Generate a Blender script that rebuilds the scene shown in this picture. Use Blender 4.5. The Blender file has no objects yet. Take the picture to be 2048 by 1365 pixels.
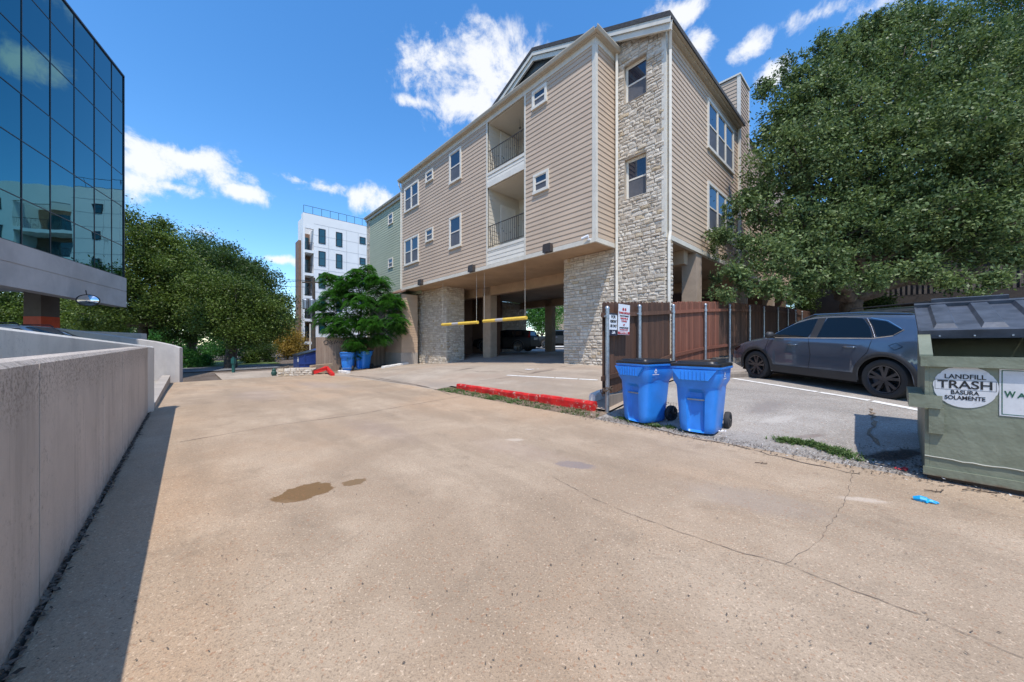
import bpy, math, random
import numpy as np
from mathutils import Vector, Matrix
random.seed(7); RNG = np.random.default_rng(11)
sc = bpy.context.scene
COL = sc.collection
R = math.radians
FOC, HX, HY = 704.0, 1024.0, 690.0
dR = Vector((763, 704, 0)).normalized(); dL = Vector((-dR.y, dR.x, 0))
def W(u, v, z=0.0): return Vector((u*dR.x+v*dL.x, u*dR.y+v*dL.y, z))
def UV(x, y): return (x*dR.x+y*dR.y, x*dL.x+y*dL.y)
def v_at(px, u):
    r = (px-HX)/FOC; return u*(dR.x-dR.y*r)/(dR.y+dR.x*r)
def u_at(px, v):
    r = (px-HX)/FOC; return v*(dR.y+dR.x*r)/(dR.x-dR.y*r)
def z_at(py, u, v): return (HY-py)/FOC*(u*dR.y+v*dL.y)
def at(px, Y, z=0.0): return Vector(((px-HX)/FOC*Y, Y, z))
def lerp(x, pts):
    if x <= pts[0][0]: return pts[0][1]
    for (a, b), (c, d) in zip(pts, pts[1:]):
        if x <= c: return b+(d-b)*(x-a)/(c-a)
    return pts[-1][1]
ZU = [(-40, -2.4), (-12, -1.5), (5.3, -1.40), (6.1, -1.33), (7.2, -1.17), (8.6, -.95), (10.1, -.83), (12, -.79), (14, -.64), (18, -.52), (24, -.42), (30, -.2), (42, .1), (120, 1.0)]
ADJ = [(0, 0), (11, 0), (16, -.17), (20, -.40), (26, -.50), (40, -.6), (90, -1.6), (200, -3)]
def guv(u, v):
    k = min(1.0, max(.5, .5+.5*(u-5.3)/3))
    far = min(1, max(0, (v-22)/12))*min(1, max(0, (u-2)/9))   # the bank rising towards the white block
    k *= 1-.85*min(1, max(0, (u-11.4)/3))
    return lerp(u, ZU)+lerp(v, ADJ)*k+far*.25
def gz(x, y): return guv(*UV(x, y))
def gp(px, py):
    lo, hi = .3, None; Y = .3
    dx = (px-HX)/FOC; dz = (HY-py)/FOC
    while Y < 300:
        if dz*Y < gz(dx*Y, Y): hi = Y; break
        lo = Y; Y *= 1.04
    if hi is None: hi = 300
    for _ in range(30):
        m = (lo+hi)/2
        if dz*m < gz(dx*m, m): hi = m
        else: lo = m
    return Vector((dx*hi, hi, gz(dx*hi, hi)))

# ------------------------------------------------------------------ object helpers
OFF = {}
def tag(o, label=None, cat=None, group=None, kind=None):
    if label: o['label'] = label
    if cat: o['category'] = cat
    if group: o['group'] = group
    if kind: o['kind'] = kind
    return o
def empty(name, loc, label, cat, group=None, rz=0.0):
    o = bpy.data.objects.new(name, None); COL.objects.link(o)
    o.location = loc; o.rotation_euler = (0, 0, rz); o.empty_display_size = .2
    OFF[o.name] = Vector(loc) if rz == 0 else None
    return tag(o, label, cat, group)
def children(o): return [c for c in bpy.data.objects if c.parent == o]
def copy_tree(o, parent=None, label=None):
    kids = children(o)
    c = o.copy(); COL.objects.link(c); c.parent = parent
    if label: c['label'] = label
    for k in kids: copy_tree(k, c)
    return c
def ident(a, b, c): return Vector((a, b, c))
class MB:
    def __init__(s, f=ident): s.v = []; s.fc = []; s.mi = []; s.t = []; s.f = f; s.m = 0; s.tint = .5
    def V(s, *p): s.v.append(s.f(*p)); return len(s.v)-1
    def F(s, *i): s.fc.append(i); s.mi.append(s.m); s.t.append(s.tint)
    def quad(s, a, b, c, d): s.F(s.V(*a), s.V(*b), s.V(*c), s.V(*d))
    def poly(s, pts): s.F(*[s.V(*p) for p in pts])
    def box(s, x0, x1, y0, y1, z0, z1):
        i = [s.V(x, y, z) for z in (z0, z1) for y in (y0, y1) for x in (x0, x1)]
        for q in ((0, 2, 3, 1), (4, 5, 7, 6), (0, 1, 5, 4), (2, 6, 7, 3), (0, 4, 6, 2), (1, 3, 7, 5)): s.F(*[i[k] for k in q])
    def prism(s, pts, h0, h1, axis=1):
        # pts in the (0,2) plane extruded along 1 ; axis=2: pts in (0,1) extruded along 2 ; axis 0: pts in (1,2)
        def mk(p, h): return {1: (p[0], h, p[1]), 2: (p[0], p[1], h), 0: (h, p[0], p[1])}[axis]
        a = [s.V(*mk(p, h0)) for p in pts]; b = [s.V(*mk(p, h1)) for p in pts]
        s.F(*a[::-1]); s.F(*b); n = len(pts)
        for k in range(n): s.F(a[k], a[(k+1) % n], b[(k+1) % n], b[k])
    def tube(s, pts, rad, n=8, cap=True):
        pts = [Vector(p) for p in pts]
        if not hasattr(rad, '__len__'): rad = [rad]*len(pts)
        rings = []; prev = None
        for k, p in enumerate(pts):
            d = (pts[min(k+1, len(pts)-1)]-pts[max(k-1, 0)]).normalized()
            if prev is None: x = d.orthogonal().normalized()
            else: x = (prev-d*prev.dot(d)); x = x.normalized() if x.length > 1e-6 else d.orthogonal().normalized()
            prev = x; y = d.cross(x)
            rings.append([s.V(*(p+(x*math.cos(2*math.pi*j/n)+y*math.sin(2*math.pi*j/n))*rad[k])) for j in range(n)])
        for a, b in zip(rings, rings[1:]):
            for j in range(n): s.F(a[j], a[(j+1) % n], b[(j+1) % n], b[j])
        if cap: s.F(*rings[0][::-1]); s.F(*rings[-1])
    def lathe(s, prof, n=32, axis=1):
        # prof: (r, h) ; axis of revolution = local axis
        rings = []
        for r, h in prof:
            ring = []
            for j in range(n):
                c, q = r*math.cos(2*math.pi*j/n), r*math.sin(2*math.pi*j/n)
                ring.append(s.V(*((c, h, q) if axis == 1 else (c, q, h))))
            rings.append(ring)
        for a, b in zip(rings, rings[1:]):
            for j in range(n): s.F(a[j], a[(j+1) % n], b[(j+1) % n], b[j])
        return rings
    def build(s, name, mats, parent=None, smooth=False, off=None, autos=None):
        me = bpy.data.meshes.new(name)
        o = Vector((0, 0, 0))
        if off is not None: o = Vector(off)
        elif parent is not None and OFF.get(parent.name) is not None: o = OFF[parent.name]
        me.from_pydata([tuple(p-o) for p in s.v], [], s.fc)
        if not isinstance(mats, (list, tuple)): mats = [mats]
        for m in mats: me.materials.append(m)
        me.polygons.foreach_set('material_index', s.mi)
        at_ = me.attributes.new('tint', 'FLOAT', 'FACE'); at_.data.foreach_set('value', s.t)
        if smooth: me.polygons.foreach_set('use_smooth', [True]*len(s.fc))
        me.update(); me.validate()
        ob = bpy.data.objects.new(name, me); COL.objects.link(ob)
        if autos and smooth:
            es = ob.modifiers.new('split', 'EDGE_SPLIT'); es.split_angle = R(autos)
        if parent is not None: ob.parent = parent; OFF[ob.name] = OFF.get(parent.name)
        elif off is not None: ob.location = o; OFF[ob.name] = o
        return ob
# ------------------------------------------------------------------ material helpers
def srgb(r, g, b):
    return tuple(((c/255)/12.92 if c/255 <= .04045 else ((c/255+.055)/1.055)**2.4) for c in (r, g, b))
class N:
    def __init__(s, name):
        s.mat = bpy.data.materials.new(name); s.mat.use_nodes = True
        s.nt = s.mat.node_tree; s.nt.nodes.clear()
        s.out = s.nt.nodes.new('ShaderNodeOutputMaterial')
        s.b = s.nt.nodes.new('ShaderNodeBsdfPrincipled'); s.L(s.b.outputs[0], s.out.inputs[0])
        s.pos = s.nt.nodes.new('ShaderNodeNewGeometry').outputs['Position']
    def L(s, a, b): s.nt.links.new(a, b)
    def n(s, t, **k):
        x = s.nt.nodes.new('ShaderNode'+t)
        for a, b in k.items(): setattr(x, a, b)
        return x
    def setin(s, node, i, val):
        if hasattr(val, 'is_output') or isinstance(val, bpy.types.NodeSocket): s.L(val, node.inputs[i])
        elif isinstance(val, tuple) and len(val) == 3 and node.inputs[i].type == 'RGBA': node.inputs[i].default_value = (*val, 1)
        else: node.inputs[i].default_value = val
    def noise(s, scale, detail=3, rough=.55, dist=0, vec=None, sc3=None):
        x = s.n('TexNoise'); x.inputs['Scale'].default_value = scale; x.inputs['Detail'].default_value = detail
        x.inputs['Roughness'].default_value = rough; x.inputs['Distortion'].default_value = dist
        v = vec if vec is not None else s.pos
        if sc3:
            m = s.n('VectorMath', operation='MULTIPLY'); s.L(v, m.inputs[0]); m.inputs[1].default_value = sc3; v = m.outputs[0]
        s.L(v, x.inputs['Vector']); return x.outputs['Fac']
    def ramp(s, f, a, b, lo=0.0, hi=1.0):
        x = s.n('MapRange'); x.interpolation_type = 'SMOOTHSTEP'
        s.L(f, x.inputs[0]); x.inputs[1].default_value = a; x.inputs[2].default_value = b
        x.inputs[3].default_value = lo; x.inputs[4].default_value = hi; return x.outputs[0]
    def math(s, op, a, b=0.0, c=None):
        x = s.n('Math', operation=op); s.setin(x, 0, a); s.setin(x, 1, b)
        if c is not None: s.setin(x, 2, c)
        return x.outputs[0]
    def mix(s, f, a, b, blend='MIX'):
        x = s.n('MixRGB', blend_type=blend); s.setin(x, 0, f); s.setin(x, 1, a); s.setin(x, 2, b); return x.outputs[0]
    def attr(s, name='tint'):
        x = s.n('Attribute'); x.attribute_name = name; return x.outputs['Fac']
    def bump(s, h, strength=.3, dist=.01):
        x = s.n('Bump'); x.inputs['Strength'].default_value = strength; x.inputs['Distance'].default_value = dist
        s.L(h, x.inputs['Height']); s.L(x.outputs[0], s.b.inputs['Normal']); return x
    def fin(s, col=None, rough=None, metal=0, spec=None, coat=0, **k):
        if col is not None: s.setin(s.b, 'Base Color', col if not isinstance(col, tuple) else (*col, 1))
        if rough is not None: s.setin(s.b, 'Roughness', rough)
        s.b.inputs['Metallic'].default_value = metal
        if spec is not None: s.b.inputs['Specular IOR Level'].default_value = spec
        if coat: s.b.inputs['Coat Weight'].default_value = coat; s.b.inputs['Coat Roughness'].default_value = .03
        return s.mat
def simple(name, col, rough=.6, metal=0, var=.12, scale=3.0, bump=0.0, bscale=40, coat=0, spec=None, dirt=0.0, tintk=0.0):
    m = N(name)
    f = m.ramp(m.noise(scale, 5, .6), .3, .7)
    d = tuple(c*(1-var) for c in col); l = tuple(min(1, c*(1+var)) for c in col)
    c = m.mix(f, d, l)
    if dirt:
        g = m.ramp(m.noise(scale*2.3, 8, .7, .6), .55, .75, 0, dirt)
        c = m.mix(g, c, (.06, .05, .04))
    if tintk:
        t = m.ramp(m.attr(), 0, 1, 1-tintk, 1+tintk); h = m.n('HueSaturation'); m.L(c, h.inputs['Color']); m.L(t, h.inputs['Value']); c = h.outputs[0]
    if bump: m.bump(m.noise(bscale, 4, .6), bump, .01)
    return m.fin(c, rough, metal, spec, coat)
M = {}
# ------------------------------------------------------------------ materials
def paving(name, base, dark, light, speck=.35, red=None, stains=(), big=.35, crackcol=None, sp_scale=80):
    m = N(name)
    a = m.ramp(m.noise(.45, 6, .62, .4), .35, .66)
    c = m.mix(a, dark, light)
    c = m.mix(.45, c, base)
    if red: c = m.mix(m.ramp(m.noise(.22, 4, .6, .3), .42, .62, 0, .75), c, red)
    # tyre-worn streaks along the drive
    sep = m.n('VectorMath', operation='DOT_PRODUCT'); m.L(m.pos, sep.inputs[0]); sep.inputs[1].default_value = dR
    sp2 = m.n('VectorMath', operation='DOT_PRODUCT'); m.L(m.pos, sp2.inputs[0]); sp2.inputs[1].default_value = dL
    cb = m.n('CombineXYZ'); m.L(sep.outputs['Value'], cb.inputs[0]); m.L(sp2.outputs['Value'], cb.inputs[1])
    st = m.ramp(m.noise(1.1, 5, .6, .2, vec=cb.outputs[0], sc3=(1.3, .22, 1)), .43, .68, 0, .55)
    c = m.mix(st, c, tuple(x*.62 for x in base))
    blot = m.ramp(m.noise(2.2, 8, .72, .3), .53, .72, 0, .5)
    c = m.mix(blot, c, tuple(x*.5 for x in base))
    # aggregate speckle
    s1 = m.noise(sp_scale, 3, .7)
    c = m.mix(m.ramp(s1, .52, .66, 0, speck), c, tuple(x*.40 for x in base))
    g4 = m.noise(sp_scale*2.6, 3, .8); c = m.mix(m.ramp(g4, .48, .62, 0, speck*.75), c, tuple(x*.5 for x in base))
    s2 = m.noise(sp_scale*.8, 2, .6, vec=None, sc3=(1, 1.02, 1))
    c = m.mix(m.ramp(s2, .40, .30, 0, speck*.6), c, tuple(min(1, x*1.55) for x in light))
    s3 = m.noise(19, 5, .75)
    c = m.mix(m.ramp(s3, .57, .70, 0, speck*.8), c, tuple(x*.55 for x in base))
    for (cx, cy, rx, ry, ang, col, amt, soft) in stains:
        mp = m.n('Mapping', vector_type='TEXTURE'); mp.inputs['Location'].default_value = (cx, cy, 0)
        mp.inputs['Rotation'].default_value = (0, 0, ang); mp.inputs['Scale'].default_value = (rx, ry, 1)
        nz = m.n('TexNoise'); nz.inputs['Scale'].default_value = 3.2/max(rx, .2); nz.inputs['Detail'].default_value = 5; m.L(m.pos, nz.inputs['Vector'])
        ad = m.n('VectorMath', operation='MULTIPLY_ADD'); m.L(nz.outputs['Color'], ad.inputs[0]); ad.inputs[1].default_value = (rx*.9, ry*.9, 0); ad.inputs[2].default_value = (-.45*rx, -.45*ry, 0)
        ad2 = m.n('VectorMath', operation='ADD'); m.L(ad.outputs[0], ad2.inputs[0]); m.L(m.pos, ad2.inputs[1]); m.L(ad2.outputs[0], mp.inputs['Vector'])
        fl = m.n('VectorMath', operation='MULTIPLY'); m.L(mp.outputs[0], fl.inputs[0]); fl.inputs[1].default_value = (1, 1, 0)
        ln = m.n('VectorMath', operation='LENGTH'); m.L(fl.outputs[0], ln.inputs[0])
        f = m.ramp(ln.outputs['Value'], 1+soft, 1-soft, 0, amt)
        c = m.mix(f, c, col)
    g5 = m.noise(sp_scale*.6, 2, .6, sc3=(1.1, .95, 1)); c = m.mix(m.ramp(g5, .60, .70, 0, speck*.8), c, (base[0]*.75, base[1]*.45, base[2]*.3))
    g6 = m.noise(1.7, 4, .6, .4); c = m.mix(m.ramp(g6, .50, .70, 0, .13), c, tuple(min(1, x*1.22) for x in light))
    h = m.math('ADD', m.math('MULTIPLY', s1, 1.0), m.math('MULTIPLY', m.noise(26, 5, .7), 1.0))
    m.bump(h, .45, .012)
    return m.fin(c, .88)
def sp(px, py, rx, ry, ang, col, amt=.8, soft=.12):
    p = gp(px, py); return (p.x, p.y, rx, ry, ang, col, amt, soft)
M['lane'] = paving('lane concrete', (.425, .312, .205), (.315, .226, .150), (.535, .415, .295), .66, (.455, .30, .18), stains=[
    sp(606, 985, .26, .19, .9, (.16, .085, .026), .92, .07), sp(708, 965, .12, .085, .6, (.17, .10, .04), .85, .10),
    sp(1150, 930, .22, .12, -.4, (.22, .18, .17), .75, .2), sp(1500, 1000, .5, .25, -.5, (.33, .26, .20), .5, .5),
    sp(1040, 900, .7, .25, -.7, (.30, .22, .17), .35, .6), sp(760, 860, .9, .3, -.75, (.30, .22, .17), .4, .6), sp(1725, 1000, .16, .05, -.3, (.62, .52, .42), .5, .5),
    sp(520, 790, 1.4, .5, 2.3, (.33, .25, .2), .45, .6), sp(640, 770, 1.8, .5, 2.4, (.33, .26, .21), .5, .6),
    sp(1030, 880, .12, .07, 0, (.6, .5, .4), .5, .4)])
M['asphalt'] = paving('worn asphalt', (.36, .325, .285), (.28, .25, .215), (.46, .42, .37), .85, (.34, .28, .23), stains=[
    sp(1370, 820, .5, .35, .3, (.52, .47, .42), .55, .5), sp(1530, 815, .4, .2, .6, (.20, .175, .16), .6, .5), sp(1560, 838, .3, .12, .2, (.5, .46, .41), .5, .5),
    sp(1790, 910, .38, .12, .1, (.03, .022, .016), .93, .3), sp(1620, 872, .2, .06, 0, (.18, .14, .12), .7, .4)], sp_scale=55)
M['apron'] = paving('apron concrete', (.41, .335, .26), (.31, .25, .19), (.49, .41, .325), .45, (.38, .28, .20), stains=[
    sp(1085, 745, .55, .10, .6, (.12, .09, .07), .75, .3), sp(934, 738, .35, .12, .2, (.10, .08, .06), .85, .15), sp(1070, 762, 1.4, .25, -.7, (.30, .23, .17), .6, .5),
    sp(890, 770, 1.2, .4, -.7, (.25, .21, .175), .5, .6), sp(960, 752, 1.3, .35, -.8, (.32, .24, .18), .6, .5)])
M['garagefloor'] = paving('garage concrete', (.36, .33, .29), (.30, .27, .24), (.42, .39, .35), .2)
M['sidewalk'] = paving('sidewalk concrete', (.62, .60, .56), (.52, .5, .47), (.68, .66, .62), .15)
M['street'] = paving('street asphalt', (.16, .16, .165), (.12, .12, .125), (.2, .2, .2), .3)
M['dirt'] = paving('dirt', (.26, .185, .125), (.17, .12, .08), (.34, .26, .18), .9, (.21, .145, .095), sp_scale=35)
M['leaflitter'] = paving('leaf litter', (.13, .095, .07), (.09, .065, .045), (.2, .16, .12), .9, (.17, .12, .08), sp_scale=14)
def grass_mat():
    m = N('grass'); c = m.mix(m.ramp(m.noise(1.1, 6, .7), .35, .65), (.05, .10, .018), (.15, .19, .05))
    c = m.mix(m.ramp(m.noise(.3, 4, .6), .5, .7, 0, .6), c, (.25, .22, .10)); m.bump(m.noise(60, 4, .7), .8, .03); return m.fin(c, .9)
M['grass'] = grass_mat()
def siding_mat(name, col):
    m = N(name); t = m.attr()
    c = m.mix(m.ramp(m.noise(.5, 4, .6), .3, .7), tuple(x*.93 for x in col), tuple(x*1.06 for x in col))
    c = m.mix(m.ramp(t, 0, 1, 0, .35), c, tuple(x*.86 for x in col))
    sep = m.n('VectorMath', operation='MULTIPLY'); m.L(m.pos, sep.inputs[0]); sep.inputs[1].default_value = (1, 1, 9)
    g = m.noise(5, 5, .6, vec=sep.outputs[0]); c = m.mix(m.ramp(g, .5, .8, 0, .16), c, tuple(x*.6 for x in col))
    m.bump(g, .18, .004); return m.fin(c, .62)
M['siding'] = siding_mat('painted siding', (.53, .40, .288))
M['siding_cream'] = siding_mat('cream siding', (.60, .54, .44))
M['siding_green'] = siding_mat('green siding', (.40, .42, .29))
M['siding_gray'] = siding_mat('grey siding', (.115, .14, .15))
M['siding_tan'] = siding_mat('tan siding', (.50, .36, .25))
M['trim'] = simple('cream trim', (.64, .59, .50), .55, var=.06, dirt=.22, bump=.1)
M['trimwhite'] = simple('window trim', (.70, .65, .56), .5, var=.05, dirt=.12)
M['gutter'] = simple('gutter metal', (.50, .43, .33), .42, var=.06, dirt=.1)
M['soffit'] = simple('soffit', (.42, .29, .185), .75, var=.12, scale=.8, dirt=.25)
M['concol'] = simple('column paint', (.40, .31, .235), .7, var=.08, dirt=.3)
M['shingle'] = simple('shingle', (.045, .045, .048), .9, var=.3, scale=14, bump=.6, bscale=25)
M['dark'] = simple('dark interior', (.018, .015, .013), .9)
M['fixture'] = simple('bronze fixture', (.05, .04, .035), .45, var=.1)
def stone_mat():
    m = N('limestone'); t = m.attr()
    c = m.mix(m.ramp(t, 0, 1), (.54, .46, .365), (.72, .65, .55))
    c = m.mix(m.ramp(t, .93, .97, 0, .75), c, (.50, .37, .21))
    c = m.mix(m.ramp(m.noise(7, 6, .7), .42, .7, 0, .55), c, (.36, .29, .225))
    c = m.mix(m.ramp(m.noise(28, 5, .8), .6, .75, 0, .4), c, (.30, .24, .19))
    m.bump(m.noise(22, 7, .75, .3), .9, .03); return m.fin(c, .92)
M['stone'] = stone_mat()
M['mortar'] = simple('mortar', (.42, .35, .27), .95, var=.2, scale=6, bump=.5)
def glass_mat(name, col, rough=.03, spec=.8, metal=0.0, wav=.0):
    m = N(name)
    if wav: m.bump(m.noise(.9, 2, .5), wav, .05)
    return m.fin(col, rough, metal, spec)
M['winglass'] = glass_mat('window glass', (.012, .02, .04), .03, 1.0, wav=.03)
M['winscreen'] = simple('insect screen', (.095, .095, .105), .5, var=.15, scale=2, spec=.5)
def curtain():
    m = N('mirror glass'); m.bump(m.noise(.55, 2, .5), .10, .05)
    return m.fin((.045, .19, .225), .015, 1.0)
M['curtain'] = curtain()
M['mullion'] = simple('black mullion', (.012, .012, .014), .4)
def conc(name, col, streak=.35, soil=False):
    m = N(name); c = m.mix(m.ramp(m.noise(.8, 6, .65, .3), .3, .7), tuple(x*.85 for x in col), tuple(x*1.08 for x in col))
    v = m.noise(3.5, 6, .75, sc3=(1, 1, .12)); c = m.mix(m.ramp(v, .46, .72, 0, streak), c, tuple(x*.55 for x in col))
    c = m.mix(m.math('MULTIPLY', m.ramp(m.noise(22, 8, .8), .52, .68, 0, 1), m.ramp(m.noise(1.6, 4, .6), .42, .62, 0, min(1, streak*1.6))), c, tuple(x*.42 for x in col))
    pos = m.n('SeparateXYZ'); m.L(m.pos, pos.inputs[0])
    if soil:   # lichen under the coping and splashed dirt at the foot
        nz_ = m.math('MULTIPLY', m.noise(5, 7, .75), .55)
        top_ = m.ramp(m.math('ADD', pos.outputs[2], nz_), -.16, .10, 0, 1); gr = m.ramp(m.noise(45, 6, .8), .46, .60, 0, .75)
        c = m.mix(m.math('MULTIPLY', top_, gr), c, (.17, .14, .11))
        ft = m.ramp(m.math('ADD', pos.outputs[2], nz_), -1.02, -1.18, 0, .6); c = m.mix(ft, c, (.22, .17, .13))
        run = m.noise(9, 4, .7, sc3=(1, 1, .05)); c = m.mix(m.ramp(run, .56, .72, 0, .45), c, (.20, .17, .14))
    m.bump(m.noise(30, 6, .7), .35, .012); return m.fin(c, .85)
M['wallconc'] = conc('wall concrete', (.54, .46, .385), .5, True)
M['wallcap'] = conc('wall cap plaster', (.66, .62, .55), .3)
M['fascia'] = conc('fascia concrete', (.50, .46, .43), .1)
M['pier'] = conc('pier concrete', (.40, .35, .3), .3)
M['orange'] = simple('orange paint', (.55, .07, .02), .6)
M['white'] = simple('white panel', (.74, .73, .71), .55, var=.03, scale=.5)
M['whitetrim'] = simple('panel joint', (.45, .45, .45), .7)
M['brown'] = simple('brown panel', (.20, .115, .075), .7, var=.15, scale=2)
M['teal'] = glass_mat('teal window', (.004, .045, .055), .04, 1.0)
M['black'] = simple('black metal', (.015, .015, .016), .45)
M['steel'] = simple('galvanised steel', (.36, .38, .40), .42, metal=.75, var=.18, scale=12, dirt=.15)
M['rustchain'] = simple('rusty chain', (.13, .09, .065), .75, metal=.4)
M['yellow'] = simple('yellow bar', (.75, .50, .07), .5, dirt=.2)
M['silverband'] = simple('silver band', (.55, .52, .5), .35, metal=.3)
M['red'] = simple('red curb paint', (.60, .012, .010), .62, var=.18, scale=5, bump=.5, dirt=.35)
def redpaint():
    m = N('chipped red paint')
    c = m.mix(m.ramp(m.noise(4, 5, .6), .3, .7), (.45, .006, .006), (.70, .018, .012))
    ch = m.ramp(m.noise(9, 9, .8, .5), .555, .60, 0, 1); c = m.mix(ch, c, (.42, .34, .27))
    m.bump(m.noise(25, 6, .75), .6, .015); return m.fin(c, .6)
M['redchip'] = redpaint()
M['paintwhite'] = simple('white paint', (.72, .70, .66), .7, var=.12, scale=9, dirt=.45)
def wood(name, a, b):
    m = N(name); t = m.attr(); g = m.noise(9, 6, .7, .6, sc3=(1, 1, .09))
    c = m.mix(m.ramp(g, .3, .7), a, b); c = m.mix(m.ramp(t, 0, 1, 0, .6), c, tuple(x*.45 for x in a))
    c = m.mix(m.ramp(m.noise(3, 6, .7), .6, .75, 0, .5), c, tuple(x*.35 for x in a)); m.bump(g, .4, .01); return m.fin(c, .75)
M['wood'] = wood('stained cedar', (.082, .038, .021), (.142, .068, .040))
M['woodred'] = wood('fresh stained cedar', (.21, .070, .038), (.28, .105, .06))
M['woodtan'] = wood('weathered tan fence', (.33, .23, .165), (.42, .31, .23))
M['woodgrey'] = wood('grey timber', (.24, .20, .165), (.34, .29, .24))
M['woodpale'] = wood('plank', (.45, .33, .2), (.55, .42, .28))
M['bin'] = simple('blue plastic', (.028, .225, .70), .38, var=.10, scale=3, dirt=.12, spec=.5)
M['binlid'] = simple('black plastic lid', (.014, .014, .016), .33, var=.2, scale=6, bump=.1)
M['rubber'] = simple('rubber', (.032, .031, .030), .8, bump=.2)
M['dumpgreen'] = None
def dump():
    m = N('olive dumpster paint'); c = m.mix(m.ramp(m.noise(1.6, 5, .6), .3, .7), (.155, .17, .115), (.205, .22, .155))
    v = m.noise(14, 6, .7, sc3=(1, 1, .08)); c = m.mix(m.ramp(v, .55, .8, 0, .4), c, (.21, .215, .16))
    c = m.mix(m.ramp(m.noise(2.6, 9, .8, .8), .63, .70, 0, .55), c, (.055, .045, .03))
    c = m.mix(m.ramp(m.noise(38, 5, .8), .66, .74, 0, .6), c, (.30, .30, .24))
    s = m.n('SeparateXYZ'); m.L(m.pos, s.inputs[0])
    low = m.math('ADD', s.outputs[2], m.math('MULTIPLY', m.noise(6, 6, .7), .12))
    c = m.mix(m.ramp(low, -1.24, -1.30, 0, .95), c, (.13, .045, .02))
    m.bump(m.noise(3.0, 4, .55), .55, .06); return m.fin(c, .5, spec=.5)
M['dumpgreen'] = dump()
M['dumplid'] = simple('faded dumpster lid', (.065, .074, .092), .42, var=.3, scale=5, dirt=.2, bump=.2, bscale=15)
M['dumpblue'] = simple('blue dumpster paint', (.012, .035, .17), .45, var=.2, dirt=.25)
M['sticker'] = simple('faded sticker', (.60, .60, .60), .45, var=.08, scale=6, dirt=.3)
M['ink'] = simple('black ink', (.015, .015, .015), .6)
M['inkgreen'] = simple('green ink', (.012, .10, .055), .6)
M['inkred'] = simple('red ink', (.42, .02, .025), .6)
M['signwhite'] = simple('sign white', (.70, .71, .74), .45, var=.04, dirt=.08)
M['signdark'] = simple('sign dark', (.03, .03, .05), .4)
M['pipe'] = simple('white pipe', (.66, .62, .54), .5, dirt=.15)
M['glove'] = simple('blue nitrile', (.01, .32, .62), .4)
M['paper'] = simple('paper litter', (.68, .68, .70), .7)
M['twig'] = simple('twig', (.07, .045, .03), .9)
M['crack'] = simple('crack', (.12, .088, .066), .95)
M['joint'] = simple('joint', (.11, .085, .065), .95)
M['bark'] = simple('bark', (.105, .08, .06), .92, var=.35, scale=7, bump=.9, bscale=14)
M['barkdark'] = simple('dark bark', (.07, .055, .042), .92, var=.3, scale=6, bump=.9, bscale=12)
M['darkbrown'] = simple('dark brown paint', (.045, .036, .032), .7)
M['darkslat'] = simple('grey brown slats', (.10, .085, .075), .7)
def leafmat(name, a, b, cc, trans=.32, rough=.45):
    m = N(name); t = m.attr(); nz = m.noise(.9, 3, .6)
    c = m.mix(m.ramp(t, 0, 1), a, b); c = m.mix(m.ramp(nz, .45, .7, 0, .5), c, cc)
    m.fin(c, rough, spec=.22)
    tr = m.n('BsdfTranslucent'); k = m.n('HueSaturation'); m.L(c, k.inputs['Color']); k.inputs['Value'].default_value = 1.5; k.inputs['Saturation'].default_value = 1.15
    m.L(k.outputs[0], tr.inputs[0]); mx = m.n('MixShader'); mx.inputs[0].default_value = trans
    m.L(m.b.outputs[0], mx.inputs[1]); m.L(tr.outputs[0], mx.inputs[2]); m.L(mx.outputs[0], m.out.inputs[0]); return m.mat
M['leaf_oak'] = leafmat('live oak leaves', (.022, .050, .014), (.21, .27, .105), (.11, .16, .05), .24)
M['leaf_far'] = leafmat('olive green leaves', (.020, .045, .008), (.15, .21, .045), (.12, .16, .028), .22)
M['leaf_dark'] = leafmat('dark green leaves', (.022, .048, .012), (.075, .115, .028), (.05, .085, .02))
M['leaf_bright'] = leafmat('bright green leaves', (.030, .10, .020), (.10, .24, .055), (.06, .16, .03))
M['leaf_dry'] = leafmat('dry yellow leaves', (.22, .14, .03), (.36, .25, .06), (.15, .13, .03))
M['weed'] = leafmat('weed leaves', (.05, .10, .03), (.17, .24, .09), (.12, .16, .05))

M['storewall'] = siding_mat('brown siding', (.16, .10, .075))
M['soffitgrey'] = simple('grey soffit', (.42, .40, .39), .7)
M['litter'] = simple('dark litter', (.13, .095, .07), .9, tintk=.6)
M['dumpseam'] = simple('weld seam', (.40, .39, .32), .6, dirt=.2)
M['railing'] = simple('painted iron railing', (.055, .048, .042), .5)

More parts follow.
